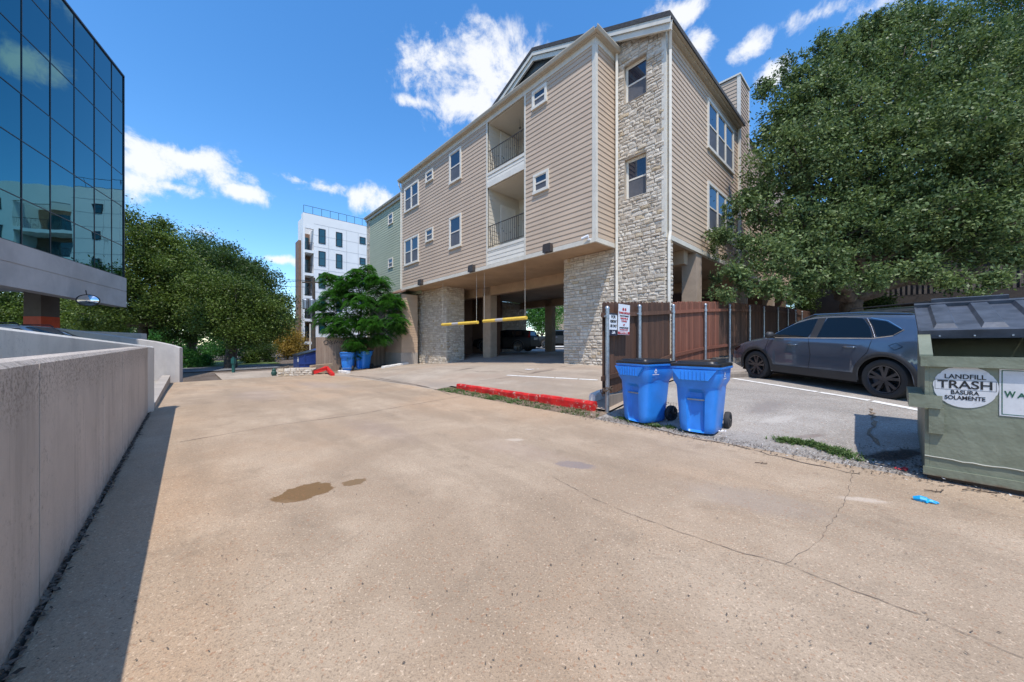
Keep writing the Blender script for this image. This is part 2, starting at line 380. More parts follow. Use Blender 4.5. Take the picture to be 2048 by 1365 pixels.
# ------------------------------------------------------------------ ground sheets
def axisvals(a, b, step, extra=()):
    s = set([a, b]); x = a
    while x < b: s.add(round(x, 4)); x += step
    for e in extra:
        if a < e < b: s.add(e)
    return sorted(s)
UB = [p[0] for p in ZU]; VB = [p[0] for p in ADJ]+[22, 34]
def sheet(name, mat, us, vs, dz=0.0, kind='structure', zf=None, thick=0.0):
    mb = MB(); idx = {}
    for i, u in enumerate(us):
        for j, v in enumerate(vs):
            z = (zf(u, v) if zf else guv(u, v))+dz
            idx[i, j] = len(mb.v); mb.v.append(W(u, v, z))
    for i in range(len(us)-1):
        for j in range(len(vs)-1): mb.F(idx[i, j], idx[i+1, j], idx[i+1, j+1], idx[i, j+1])
    if thick:   # visible edge skirt
        n, k = len(us)-1, len(vs)-1
        loop = [(i, 0) for i in range(n+1)]+[(n, j) for j in range(1, k+1)]+[(i, k) for i in range(n-1, -1, -1)]+[(0, j) for j in range(k-1, 0, -1)]
        low = []
        for p in loop: low.append(len(mb.v)); mb.v.append(mb.v[idx[p]]-Vector((0, 0, thick)))
        for a in range(len(loop)):
            b = (a+1) % len(loop); mb.F(idx[loop[a]], idx[loop[b]], low[b], low[a])
    return tag(mb.build(name, mat, smooth=False), kind=kind)
big = [-600, -300, -150, -80]+list(range(-40, 60, 2))+[80, 120, 200, 400, 900]
bv = [-300, -120, -60, -30]+list(range(-14, 60, 2))+[70, 80, 90, 120, 200, 400, 900]
sheet('ground', M['leaflitter'], sorted(set(big+[x for x in UB if -40 < x < 60])), sorted(set(bv+VB)), dz=-.07)
sheet('lane', M['lane'], axisvals(-.572, 5.56, .6, UB), axisvals(-8, 21.2, .6, VB), thick=.06)
sheet('parking_lot', M['asphalt'], axisvals(5.565, 34, .5, UB), axisvals(-16, 3.78, .6, VB), dz=-.004, thick=.05)
sheet('dirt_strip', M['dirt'], axisvals(5.565, 6.12, .25, UB), axisvals(3.785, 9.6, .4, VB), dz=-.012)
sheet('apron', M['apron'], axisvals(5.565, 11.4, .5, UB), axisvals(9.605, 21.0, .6, VB), dz=-.004, thick=.05)
sheet('apron_beside_curb', M['apron'], axisvals(6.125, 11.4, .5, UB), axisvals(3.785, 9.6, .6, VB), dz=.03)
sheet('garage_floor', M['garagefloor'], axisvals(11.405, 29, .8, UB), axisvals(3.785, 40, .8, VB), dz=-.004)
sheet('rear_lot', M['sidewalk'], axisvals(29.005, 44, .8, UB), axisvals(3.785, 40, .8, VB), dz=-.004)
sheet('dumpster_corner', M['dirt'], axisvals(5.565, 8.0, .4, UB), axisvals(21.005, 26.0, .6, VB), dz=-.01)
sheet('street', M['street'], axisvals(-60, 5, 3, UB), axisvals(30, 36, 1.5, VB), dz=-.02)
sheet('verge', M['grass'], axisvals(-60, 6, 3, UB), axisvals(36.005, 52, 2, VB), dz=-.015)
sheet('lawn', M['grass'], axisvals(-60, -1.5, 3, UB), axisvals(22, 29.995, 1.5, VB), dz=-.02)
# poured driveway beyond the crest, pale in the sun
sheet('far_driveway', M['apron'], axisvals(1.2, 5.2, .5, UB), axisvals(21.205, 27.0, .6, VB), dz=.01, thick=.05)
# cracks and joints as thin ragged ribbons lying on the paving
def ribbon(name, pts, wid, mat, jag=.02, seg=.12, dz=.005, thickness_var=.6):
    P = [gp(*p) for p in pts]; path = []
    for a, b in zip(P, P[1:]):
        n = max(1, int((b-a).length/seg))
        for k in range(n): path.append(a.lerp(b, k/n))
    path.append(P[-1]); mb = MB(); prev = None
    for k, p in enumerate(path):
        d = (path[min(k+1, len(path)-1)]-path[max(0, k-1)]); d.z = 0; d.normalize(); s = Vector((-d.y, d.x, 0))
        c = p+s*random.uniform(-jag, jag); w = wid*(1+random.uniform(-thickness_var, thickness_var))/2
        a = c+s*w; b = c-s*w
        u, v = UV(p.x, p.y); ex = .034 if (6.125 < u < 11.4 and 3.785 < v < 9.6) else 0
        for q in (a, b): q.z = gz(q.x, q.y)+dz+ex
        ia = mb.V(*a); ib = mb.V(*b)
        if prev: mb.F(prev[0], prev[1], ib, ia)
        prev = (ia, ib)
    return tag(mb.build(name, mat), kind='structure')
ribbon('crack', [(1098, 950), (1180, 995), (1262, 1030), (1380, 1072), (1470, 1103), (1575, 1130), (1700, 1180), (1850, 1235), (2048, 1318)], .0035, M['crack'], .008, .05, thickness_var=.9)
ribbon('crack', [(1575, 1130), (1640, 1078), (1690, 1005), (1700, 975), (1706, 940)], .0020, M['crack'], .010, .05, thickness_var=.9)
ribbon('crack', [(1742, 818), (1748, 850), (1740, 866), (1760, 893)], .03, M['dirt'], .03, .08, thickness_var=.9)
ribbon('crack', [(860, 776), (760, 757), (700, 752)], .02, M['joint'], .012, .3)
ribbon('joint', [(360, 885), (560, 850), (700, 832), (870, 802), (940, 788)], .011, M['joint'], .012, .2)
ribbon('joint', [(900, 790), (876, 780), (760, 760), (690, 750)], .03, M['crack'], .01, .3)
ribbon('joint', [(1250, 836), (1350, 870), (1470, 892), (1600, 925), (1720, 950)], .02, M['crack'], .03, .1, thickness_var=.9)
ribbon('crack', [(905, 742), (960, 744), (1010, 744), (1055, 748)], .015, M['crack'], .03, .2)
ribbon('crack', [(960, 764), (1020, 757), (1045, 753), (1120, 737), (1145, 733)], .015, M['crack'], .03, .2)
ribbon('crack', [(1640, 770), (1700, 765), (1790, 800)], .008, M['crack'], .03, .1)
ribbon('crack', [(330, 1290), (520, 1180), (640, 1120), (760, 1040)], .0008, M['joint'], .01, .07, thickness_var=.9)
# white bay lines
def bayline(p0, p1, w=.1):
    a, b = gp(*p0), gp(*p1); n = 70; mb = MB(); prev = None
    d = (b-a).normalized(); s = Vector((-d.y, d.x, 0))
    for k in range(n+1):
        p = a.lerp(b, k/n); u, v = UV(p.x, p.y); ex = .034 if (6.125 < u < 11.4 and 3.785 < v < 9.6) else 0
        q = [p+s*(w/2+random.uniform(-.006, .006)), p-s*(w/2+random.uniform(-.006, .006))]
        for t in q: t.z = gz(t.x, t.y)+.003+ex
        i = (mb.V(*q[0]), mb.V(*q[1]))
        if prev and k not in (41, 58): mb.F(prev[0], prev[1], i[1], i[0])
        prev = i
    return tag(mb.build('bay_line', M['paintwhite']), kind='structure')
bayline((1465, 757), (1840, 821)); bayline((1014, 753), (1195, 763), .08)
# ------------------------------------------------------------------ facade helpers ; plane frames map (a, outward, z)
def PL(u0): return lambda a, d, z: W(u0-d, a, z)           # faces -u (a runs along v)
def PR(v0): return lambda a, d, z: W(a, v0-d, z)           # faces -v (a runs along u)
EXPO = .178
def siding(mb, a0, a1, z0, z1, ref=3.48, t=.021, base=0.0, expo=EXPO):
    k = math.floor((z0-ref)/expo)
    while ref+k*expo < z1-1e-4:
        zb = max(z0, ref+k*expo); zt = min(z1, ref+(k+1)*expo)
        if zt-zb > .01:
            x = a0
            while x < a1-1e-4:
                x2 = min(a1, x+random.uniform(2.2, 3.9)); mb.tint = random.random()
                mb.quad((x, base+t, zb), (x2, base+t, zb), (x2, base+.003, zt), (x, base+.003, zt))
                mb.quad((x, base, zb), (x2, base, zb), (x2, base+t, zb), (x, base+t, zb)); x = x2
        k += 1
    mb.tint = .5
    mb.quad((a0, base, z0), (a1, base, z0), (a1, base, z1), (a0, base, z1))
def stonework(mb, a0, a1, z0, z1, holes=(), ch=(.09, .165), bw=(.14, .38), top=None):
    mb.m = 1; mb.tint = .5
    # mortar bed, split round the openings
    zc = sorted(set([z0, z1]+[h[2] for h in holes]+[h[3] for h in holes]))
    def spans(za, zb):
        hs = sorted([(h[0], h[1]) for h in holes if h[2] < zb-.02 and h[3] > za+.02]); out = []; x = a0
        for h in hs:
            if h[0] > x: out.append((x, h[0]))
            x = max(x, h[1])
        if x < a1: out.append((x, a1))
        return out
    for za, zb in zip(zc, zc[1:]):
        for x, y in spans(za, zb):
            if not top: mb.quad((x, 0, za), (y, 0, za), (y, 0, zb), (x, 0, zb)); continue
            n_ = max(1, int((y-x)/.15))
            for q_ in range(n_):
                xa, xb = x+(y-x)*q_/n_, x+(y-x)*(q_+1)/n_; ta, tb = min(zb, top(xa)), min(zb, top(xb))
                if ta > za and tb > za: mb.quad((xa, 0, za), (xb, 0, za), (xb, 0, tb), (xa, 0, ta))
    mb.m = 0; z = z0
    while z < z1-.03:
        h = min(random.uniform(*ch), z1-z)
        if z1-z-h < .06: h = z1-z
        for s0, s1 in spans(z, z+h):
            x = s0
            while x < s1-.01:
                w = random.uniform(*bw)
                if s1-x-w < .12: w = s1-x
                hh = h
                subs = [(z, z+h)] if (h < .15 or random.random() < .6) else [(z, z+h*.5), (z+h*.5, z+h)]
                for q0, q1 in subs:
                    tp = top(x+w/2) if top else 1e9
                    if q0 > tp: continue
                    q1c = min(q1, tp)
                    if q1c-q0 < .02: continue
                    g = .008; d = random.uniform(.014, .036); c = .014; mb.tint = random.random(); J = lambda s=.007: random.uniform(-s, s)
                    xa, xb, za, zb = x+g+J(), x+w-g+J(), q0+g*.8+J(), q1c-g*.8+J()
                    bk = [mb.V(xa, .001, za), mb.V(xb, .001, za), mb.V(xb, .001, zb), mb.V(xa, .001, zb)]
                    fr = [mb.V(xa+c, d+J(.012), za+c*.7+J(.004)), mb.V(xb-c, d+J(.012), za+c*.7+J(.004)), mb.V(xb-c, d+J(.012), zb-c*.7+J(.004)), mb.V(xa+c, d+J(.012), zb-c*.7+J(.004))]
                    mid = mb.V((xa+xb)/2+J(.02), d+.012+J(.01), (za+zb)/2+J(.01))
                    for k in range(4):
                        mb.F(bk[k], bk[(k+1) % 4], fr[(k+1) % 4], fr[k]); mb.F(fr[k], fr[(k+1) % 4], mid)
                x += w
        z += h
def window(parent, f, a0, a1, z0, z1, n=1, trim=.10, out=.066, sill=True, tm='trimwhite', glass='winglass', low='winscreen', rail=True, inset=0.0, name='window'):
    fb = MB(f); o = out
    def bar(x0, x1, y0, y1, d=o, b=0.0): fb.box(x0, x1, b+inset, d+inset, y0, y1)
    bar(a0, a0+trim, z0+trim, z1-trim); bar(a1-trim, a1, z0+trim, z1-trim); bar(a0, a1, z1-trim, z1, o+.004)
    if sill: bar(a0-.015, a1+.015, z0, z0+trim, o+.022)
    else: bar(a0, a1, z0, z0+trim)
    i0, i1, j0, j1 = a0+trim, a1-trim, z0+trim, z1-trim; w = (i1-i0)/n
    for k in range(1, n): bar(i0+k*w-.06, i0+k*w+.06, j0, j1, o-.006)
    mid = j0+(j1-j0)*.5
    for k in range(n):
        x0 = i0+k*w+(.06 if k else 0); x1 = i0+(k+1)*w-(.06 if k < n-1 else 0)
        for q in ((x0, x0+.03, j0, j1), (x1-.03, x1, j0, j1), (x0+.03, x1-.03, j0, j0+.035), (x0+.03, x1-.03, j1-.035, j1)): bar(*q, o-.02)
        if rail: bar(x0+.03, x1-.03, mid-.028, mid+.028, o-.014)
    fr = fb.build(name, M[tm], parent)
    g = MB(f); g.m = 0
    for k in range(n):
        x0 = i0+k*w+.02; x1 = i0+(k+1)*w-.02
        g.m = 0; g.quad((x0, .030+inset, mid if low else j0), (x1, .030+inset, mid if low else j0), (x1, .030+inset, j1), (x0, .030+inset, j1))
        if low: g.m = 1; g.quad((x0, .034+inset, j0), (x1, .034+inset, j0), (x1, .034+inset, mid), (x0, .034+inset, mid))
    g.build('pane', [M[glass], M[low or 'winscreen']], fr); return fr

# ================================================================== PINK APARTMENT HOUSE
ZS = 3.48; ZE = 10.48; UF = 10.13; UB_ = 11.38; V0 = 6.82; V1 = 21.4; VR = 5.02
apt = empty('apartment_building', W(11.4, 12, guv(11.4, 12)), 'three storey beige clapboard apartment building raised over an open carport with limestone piers', 'building')
fL = PL(UF)
va = lambda px: v_at(px, UF)
za = lambda py, px: z_at(py, UF, va(px))
b0, b1 = va(1049), va(975.5)      # balcony bay
rows = {}
zt_up = 10.18-.32; z_up = za(300+.0, 1049); 
bu0 = za(348, 975.5); bu_band = za(371, 975.5); bl0 = za(498.5, 977); bl_bot = ZS+.16
top_up = za(238, 975); top_lo = za(377, 975.5)
mb = MB(fL)
siding(mb, V0+.12, b0-.09, ZS+.16, ZE-.30); siding(mb, b1+.09, V1-.1, ZS+.16, ZE-.30)
mb.build('siding', M['siding'], apt)
mb = MB(PR(V0)); siding(mb, UF+.1, UB_, ZS+.16, ZE-.30); mb.build('siding', M['siding'], apt)
# corner boards, base trim, frieze
mb = MB(); mb.f = W
mb.box(UF-.028, UF+.1, V0-.028, V0+.12, ZS+.16, ZE-.3)
mb.box(UF-.03, UF+.02, V1-.1, V1+.02, ZS+.16, ZE-.3)
mb.box(UF-.026, UF+.02, b0-.09, b0, ZS+.161, ZE-.3); mb.box(UF-.026, UF+.02, b1, b1+.09, ZS+.161, ZE-.3)
mb.box(UF-.034, UF+.05, V0-.034, V1+.02, ZS, ZS+.16); mb.box(UF+.05, UB_, V0-.034, V0+.05, ZS, ZS+.16)
mb.box(UF-.032, UF+.02, V0-.03, V1+.02, ZE-.30, ZE-.10); mb.box(UF+.02, UB_, V0-.032, V0+.02, ZE-.30, ZE-.10)
mb.build('trim_board', M['trim'], apt)
# soffit slab under the bay (floor slab of the building over the carport)
mb = MB(W); mb.box(UF+.051, 22.6, V0+.051, V1-.02, ZS+.01, ZS+.30); mb.box(UB_, 22.6, VR+.12, V0+.05, ZS+.012, ZS+.30); mb.box(22.6, 37.9, VR+.12, 9, ZS+.011, ZS+.30)
mb.box(13.4, 13.75, V0-1.6, V1-.1, ZS-.5, ZS+.01); mb.box(20.6, 21.0, V0-1.6, V1-.1, ZS-.5, ZS+.01)
mb.build('carport_ceiling', M['soffit'], apt)
# balconies
def balcony(zf, zc):
    m_ = MB(W); D = 2.0
    m_.box(UF+.02, UF+D, b0-.02, b1+.02, zf-.16, zf)                      # floor slab
    m_.build('balcony_floor', M['trim'], apt)
    c = MB(W); c.box(UF+.05, UF+D, b0, b1, zc-.02, zc+.1); c.build('balcony_ceiling', M['siding_cream'], apt)
    s = MB(lambda a, d, z: W(a, b1-d, z)); siding(s, UF+.05, UF+D, zf, zc, ref=zf, t=.012)
    s.f = lambda a, d, z: W(a, b0+d, z); siding(s, UF+.05, UF+D, zf, zc, ref=zf, t=.012)
    s.f = lambda a, d, z: W(UF+D-d, a, z); siding(s, b0, b1, zf, zc, ref=zf, t=.012)
    s.build('balcony_wall', M['siding_cream'], apt)
    d = MB(lambda a, q, z: W(a, b1-q, z)); d.box(UF+.75, UF+.83, .014, .05, zf, zf+2.15); d.box(UF+1.65, UF+1.73, .014, .05, zf, zf+2.15); d.box(UF+.75, UF+1.73, .014, .052, zf+2.15, zf+2.24)
    d.box(UF+.83, UF+1.65, .014, .03, zf+.02, zf+2.15); dr = d.build('door', M['trimwhite'], apt)
    k = MB(lambda a, q, z: W(a, b1-q, z)); k.box(UF+.9, UF+.95, .03, .08, zf+1.0, zf+1.05); k.build('door_handle', M['steel'], dr)
    p = MB(lambda a, q, z: W(UF+D-q, a, z)); p.box(b0+.25, b0+1.2, .014, .05, zf+.02, zf+2.1); q = p.build('patio_door', M['trimwhite'], apt)
    g = MB(lambda a, q, z: W(UF+D-q, a, z)); g.box(b0+.33, b0+1.12, .05, .056, zf+.1, zf+2.02); g.build('pane', M['winglass'], q)
    # ornamental iron railing
    r = MB(); 
    U0 = UF+.06
    r.tube([W(U0, b0, zf+1.05), W(U0, b1, zf+1.05)], .022, 6); r.tube([W(U0, b0, zf+.12), W(U0, b1, zf+.12)], .018, 6)
    n = int((b1-b0)/.13)
    for k in range(1, n):
        v = b0+(b1-b0)*k/n; r.tube([W(U0, v, zf+.12), W(U0, v, zf+1.05)], .013, 5)
        if k % 2: zz = zf+random.choice([.45, .6, .75]); r.tube([W(U0, v, zz-.05), W(U0, v, zz), W(U0, v, zz+.05)], [.005, .028, .005], 6)
    r.build('railing', M['pier'] if False else M['railing'], apt)
M['railing'] = simple('painted iron railing', (.055, .048, .042), .5)
balcony(bu0, ZE-.30); balcony(bl0, top_lo)
mb = MB(fL); siding(mb, b0, b1, bl_bot, bl0-.001, t=.016); mb.box(b0, b1, 0, .03, bl0-.12, bl0)
mb.build('balcony_panel', M['trimwhite'], apt); mb = MB(fL)
siding(mb, b0, b1, top_lo+.25, bu0-.12, t=.016, ref=top_lo+.25, expo=.14)
mb.box(b0, b1, -.02, .03, top_lo, top_lo+.25); mb.box(b0, b1, 0, .03, bu0-.12, bu0)
mb.build('balcony_panel', M['trimwhite'], apt)
# windows of the long front
def wl(pxa, pxb, yt, yb, pxref, n=1, **k):
    a0, a1 = va(pxb), va(pxa); return window(apt, fL, a0, a1, za(yb, pxref), za(yt, pxref), n, **k)
wl(810, 838.5, 379, 428, 810.7, 2); wl(810, 838.5, 481.5, 533.8, 810.7, 2)
wl(852.6, 867.2, 347, 368.7, 852.7, trim=.08); wl(852.6, 867.2, 461, 486.6, 852.7, trim=.08)
wl(900, 923.6, 310, 371.6, 900, trim=.1); wl(900, 923.6, 437.4, 501, 900, trim=.1)
wl(1065.7, 1095, 187, 223.6, 1065.7, trim=.1); wl(1068, 1098.5, 352.5, 391.5, 1068, trim=.1)
# limestone tower and piers (plane u = 11.38)
fS = PL(UB_); vs_ = lambda px: v_at(px, UB_); zs_ = lambda py, px: z_at(py, UB_, vs_(px))
sw = []
for (xa, xb, yt, yb, xr) in ((1249, 1293, 135, 210, 1249.5), (1250, 1293, 322, 401, 1250)):
    sw.append((vs_(xb), vs_(xa), zs_(yb, xr), zs_(yt, xr)))
PKV = 10.7; ZR = 10.42; PIT = .425
rake = lambda v: ZR+(v-4.8)*PIT if v < PKV else ZR+(2*PKV-4.8-v)*PIT
mb = MB(fS); stonework(mb, VR, V0+.02, guv(UB_, VR)-.1, ZE+.9, holes=sw, top=lambda a: rake(a)-.32)
pz = ZS+.01
vp1 = vs_(1128)
mb.f = fS; stonework(mb, V0+.02, vp1, guv(UB_, 8)-.1, pz)
mb.f = lambda a, d, z: W(a, VR-d, z); stonework(mb, UB_, UB_+.55, guv(UB_, VR)-.15, pz)
mb.f = lambda a, d, z: W(a, vp1+d, z); stonework(mb, UB_, UB_+.5, guv(UB_, 9)-.1, pz)
mb.build('stone_pier', [M['stone'], M['mortar']], apt)
mb = MB(W); mb.box(UB_+.001, UB_+.5, VR+.001, vp1-.001, guv(UB_, 8)-.3, pz); mb.build('stone_backing', M['mortar'], apt)
vq0, vq1 = vs_(892.5), vs_(834.5)
mb = MB(fS); stonework(mb, vq0, vq1, guv(UB_, 18)-.2, pz)
mb.f = lambda a, d, z: W(a, vq0-d, z); stonework(mb, UB_, UB_+1.3, guv(UB_, 17)-.2, pz)
mb.f = fS; stonework(mb, vq1+.001, vq1+1.0, guv(UB_, 20)-.2, guv(UB_, 20)+.75)
mb.build('stone_pier', [M['stone'], M['mortar']], apt)
mb = MB(W); mb.box(UB_+.001, UB_+1.3, vq0+.001, vq1, -2, pz); mb.build('stone_backing', M['mortar'], apt)
for (a0, a1, z0, z1) in sw:
    window(apt, fS, a0, a1, z0, z1, 1, trim=.045, out=.06, sill=False, inset=-.16)
    r = MB(W)
    for (c0, c1, e0, e1) in ((a0-.01, a0, z0, z1), (a1, a1+.01, z0, z1), (a0, a1, z0-.01, z0), (a0, a1, z1, z1+.01)): r.box(UB_-.03, UB_+.2, c0, c1, e0, e1)
    r.build('window_reveal', M['stonelight'] if 'stonelight' in M else M['mortar'], apt)
# right hand face (plane v = 5.02)
fR = PR(VR); UE = 19.2
mb = MB(fR); siding(mb, UB_+.12, 38, ZS+.16, ZE-.02)
mb.build('siding', M['siding'], apt)
mb = MB(W); mb.box(UB_-.03, UB_+.12, VR-.03, VR+.1, ZS+.16, ZE+.02); mb.box(UB_-.02, 38, VR-.034, VR+.1, ZS, ZS+.16); mb.box(UB_-.02, UE, VR-.032, VR+.02, ZE-.12, ZE+.02)
mb.build('trim_board', M['trim'], apt)
ua = lambda px: u_at(px, VR); zr_ = lambda py, px: z_at(py, ua(px), VR)
for (yt, yb) in ((196, 296.6), (362, 462)):
    window(apt, fR, ua(1413.5), ua(1465), zr_(yb, 1413.5), zr_(yt, 1413.5), 3, trim=.11)
# columns below right face
for (c0, c1) in ((14.1, 14.65), (20.5, 21.05), (26.5, 27)):
    mb = MB(W); mb.box(c0, c1, VR+.02, VR+.55, guv(c0, VR)-.1, ZS); mb.build('column', M['concol'], apt)
for (c0, w) in ((12.9, 16.0),):
    pass
colv = v_at(973, 14.2)
mb = MB(W); mb.box(13.4, 13.9, v_at(981, 13.4), v_at(966, 13.4), guv(13.4, 14)-.3, ZS+.01); mb.build('column', M['concol'], apt)
mb = MB(W); mb.box(20.6, 21.0, v_at(1104, 20.6), v_at(1090, 20.6), guv(20.6, 14)-.3, ZS+.01); mb.build('column', M['concol'], apt)
# dark rear storage wall inside the carport and the far left return
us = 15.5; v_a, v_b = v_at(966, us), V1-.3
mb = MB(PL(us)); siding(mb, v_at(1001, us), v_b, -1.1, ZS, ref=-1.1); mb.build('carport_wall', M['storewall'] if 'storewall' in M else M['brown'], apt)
window(apt, PL(us), v_at(935, us), v_at(919, us), z_at(628, us, v_at(919, us)), z_at(609, us, v_at(919, us)), 1, trim=.08, low=None)
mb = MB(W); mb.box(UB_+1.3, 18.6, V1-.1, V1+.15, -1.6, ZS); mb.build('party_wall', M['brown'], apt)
# upper body so that light does not leak and the roof has walls
mb = MB(W); mb.box(UF+.001, 22.6, b1+.1, V1-.001, ZS+.3, ZE-.1); mb.box(UF+2.05, 22.6, b0-.1, b1+.1, ZS+.3, ZE-.1)
mb.box(UF+.1, UB_+.3, V0+.12, b0-.1, ZS+.3, ZE-.1); mb.box(UB_+.3, 22.6, VR+.12, b0-.1, ZS+.3, ZE-.1); mb.box(22.61, 37.9, VR+.12, 9, ZS+.3, ZE-.1)
mb.build('inner_wall', M['dark'], apt)
# roofs : main gable (ridge along u) + shed roof over the bay
mb = MB(W); e0 = 4.72; ee = 2*PKV-e0; UR0 = UB_-.28
for s in (0, 1):
    A = e0 if not s else ee
    pts = [(UR0, A, ZR-.03), (UE+.1 if not s else 22.9, A, ZR-.03), (UE+.1 if not s else 22.9, PKV, rake(PKV)), (UR0, PKV, rake(PKV))]
    lo = [(a, b, c-.12) for a, b, c in pts]; pts = [(a-(.05 if a < 12 else 0), b, c+.04) for a, b, c in pts]; lo = [(a-(.05 if a < 12 else 0), b, c) for a, b, c in lo]
    mb.poly(pts); mb.poly(lo)
    for k in range(4): mb.quad(pts[k], pts[(k+1) % 4], lo[(k+1) % 4], lo[k])
mb.poly([(UE+.1, 5.9, ZR+.4), (22.9, 5.9, ZR+.4), (22.9, PKV, rake(PKV)-.01), (UE+.1, PKV, rake(PKV)-.01)]); mb.poly([(20.8, 4.9, ZR), (38, 4.9, ZR), (38, 9, ZR+.5), (20.8, 9, ZR+.5)])
mb.quad((UF-.2, V0-.2, ZE+.03), (UF-.2, V1+.15, ZE+.03), (UB_+.1, V1+.15, ZE+.55), (UB_+.1, V0-.2, ZE+.10))
mb.build('roof', M['shingle'], apt)
mb = MB(W)   # rake fascia boards following the gable
for (a, b) in ((e0, PKV), (ee, PKV)):
    for (d0, d1, h0, h1) in ((-.03, .0, -.30, -.10), (.02, .10, -.50, -.28)):
        p = [(UR0+d0, a, rake(a) if a < PKV else rake(a)), (UR0+d0, b, rake(b))]
        za_, zb_ = rake(a), rake(b)
        q = [(a, za_+h0), (b, zb_+h0), (b, zb_+h1), (a, za_+h1)]
        mb.f = lambda x, h, y: W(h, x, y); mb.prism(q, UR0+d0, UR0+d1, axis=1)
mb.f = W
mb.build('rake_board', M['trim'], apt)
mb = MB(PL(UB_-.02))  # gable triangle, grey siding
z = ZE+.05
while z < rake(PKV)-.4:
    lo_v = 4.8+(z+.3-ZR)/PIT; hi_v = 2*PKV-lo_v
    if lo_v < V0: lo_v = V0+.02
    if lo_v < hi_v: siding(mb, lo_v, hi_v, z, z+.178, ref=z)
    z += .178
mb.build('gable_siding', M['siding_gray'], apt)
# gutters (box profile) and downspouts
def gutter(mb, p, q, out, h=.13, w=.14):
    # p,q: (u,v,z) ends ; out: (du,dv) unit outward
    (u0, v0, z0), (u1, v1, z1) = p, q
    prof = [(0, -h), (w*.7, -h), (w, -h*.3), (w, 0), (w-.015, 0), (w*.7, -h+.02), (0, -h+.02)]
    A = [mb.V(u0+out[0]*a, v0+out[1]*a, z0+b) for a, b in prof]; B = [mb.V(u1+out[0]*a, v1+out[1]*a, z1+b) for a, b in prof]
    n = len(prof)
    for k in range(n): mb.F(A[k], A[(k+1) % n], B[(k+1) % n], B[k])
    mb.F(*A[::-1]); mb.F(*B)
mb = MB(W)
mb.box(UF-.12, UF, V0-.12, V1+.12, ZE-.10, ZE+.0); mb.box(UF-.12, UB_-.03, V0-.12, V0, ZE-.101, ZE-.001)
gutter(mb, (UF-.12, V0-.12, ZE+.05), (UF-.12, V1+.12, ZE+.05), (-1, 0)); gutter(mb, (UF-.26, V0-.12, ZE+.05), (UB_-.03, V0-.12, ZE+.05), (0, -1))
mb.box(UB_-.28, UE, VR-.16, VR, ZR-.2, ZR-.10)
gutter(mb, (UB_-.30, VR-.16, ZR+.0), (UE, VR-.16, ZR+.0), (0, -1))
mb.build('gutter', M['gutter'], apt)
def spout(pts, r=.045, mat='trim'):
    m_ = MB(); m_.tube([W(*p) for p in pts], r, 4); return m_.build('downspout', M[mat], apt)
g1 = guv(UB_-.1, V0-.1)
spout([(UB_-.09, V0-.10, ZE-.05), (UB_-.09, V0-.10, g1+.05)], .062)
spout([(UB_-.12, VR-.24, ZR-.12), (UB_-.12, VR-.22, ZR-.3), (UB_+.14, VR-.10, ZR-.85), (UB_+.14, VR-.10, ZS+.2), (UB_+.05, VR-.10, ZS-.1), (UB_+.05, VR-.10, g1+.1)], .058)
spout([(UF-.18, V1+.06, ZE-.02), (UF-.16, V1+.06, ZE-.3), (UF-.02, V1+.07, ZE-.55), (UF-.02, V1+.07, ZS+.1)], .05)
g2 = guv(UB_, vq1)
spout([(UB_-.10, vq1+.02, ZS), (UB_-.10, vq1+.02, g2+.3), (UB_-.28, vq1+.10, g2+.08)], .05)
# chimney chase
u0c, u1c, v0c, v1c, zc = UE+.02, 20.75, VR-.08, 6.6, 12.85
mb = MB(PL(u0c)); siding(mb, v0c+.1, v1c, ZE-1, zc-.1); mb.f = PR(v0c); siding(mb, u0c+.1, u1c-.08, ZS+.2, zc-.1)
mb.f = W; mb.box(u0c+.01, u1c-.01, v0c+.01, v1c, ZS+.2, zc-.1)
ch = mb.build('chimney', M['siding'], apt)
mb = MB(W); mb.box(u0c-.03, u0c+.1, v0c-.03, v0c+.1, ZS+.2, zc-.08); mb.box(u1c-.08, u1c+.03, v0c-.03, v0c+.1, ZS+.2, zc-.08); mb.box(u0c-.06, u1c+.06, v0c-.06, v1c, zc-.08, zc)
mb.build('chimney_cap', M['trimwhite'], ch)
# light fixture hanging in the upper balcony
mb = MB(); c = W(UF+.9, (b0+b1)/2, ZE-.32); mb.tube([c, c-Vector((0, 0, .35))], .008, 5); mb.tube([c-Vector((0, 0, .33)), c-Vector((0, 0, .38)), c-Vector((0, 0, .45))], [.02, .06, .01], 8)
tag(mb.build('pendant_light', M['fixture'], off=c), 'small pendant light hanging from the upper balcony ceiling', 'light')
# wall-pack lights on the carport edge
lbl = {844.5: 'bronze wall pack light on the carport edge nearest the green siding', 947: 'bronze wall pack light on the carport edge above the left hanging bar', 1099.5: 'bronze wall pack light on the carport edge nearest the big stone pier'}
for px in (844.5, 947, 1099.5):
    v = va(px); mb = MB(fL)
    mb.prism([(v-.17, ZS+.33), (v+.17, ZS+.33), (v+.19, ZS+.22), (v+.2, ZS+.02), (v-.2, ZS+.02), (v-.19, ZS+.22)], .034, .2)
    o = mb.build('wall_light', M['fixture'], off=W(UF, v, ZS)); tag(o, lbl[px], 'wall light', 'wall pack lights along the carport edge')
    l = MB(fL); l.box(v-.15, v+.15, .05, .19, ZS+.005, ZS+.02); k = l.build('lens', M['winscreen'], o, off=W(UF, v, ZS)); 
# security camera
p = W(UF-.03, va(1180.5), za(466, 1180.5)-.25); mb = MB()
q = p+Vector((-.05, -.10, -.02)); mb.tube([p, p-dR*.09], .035, 8); mb.tube([p-dR*.07, p-dR*.10+Vector((0, 0, .10))], .014, 6)
mb.tube([p-dR*.10+Vector((.02, .02, .12)), p-dR*.12+dL*.24+Vector((0, 0, .06))], .052, 10)
tag(mb.build('security_camera', M['signwhite'], off=p), 'small white bullet security camera on the siding near the corner board', 'camera')
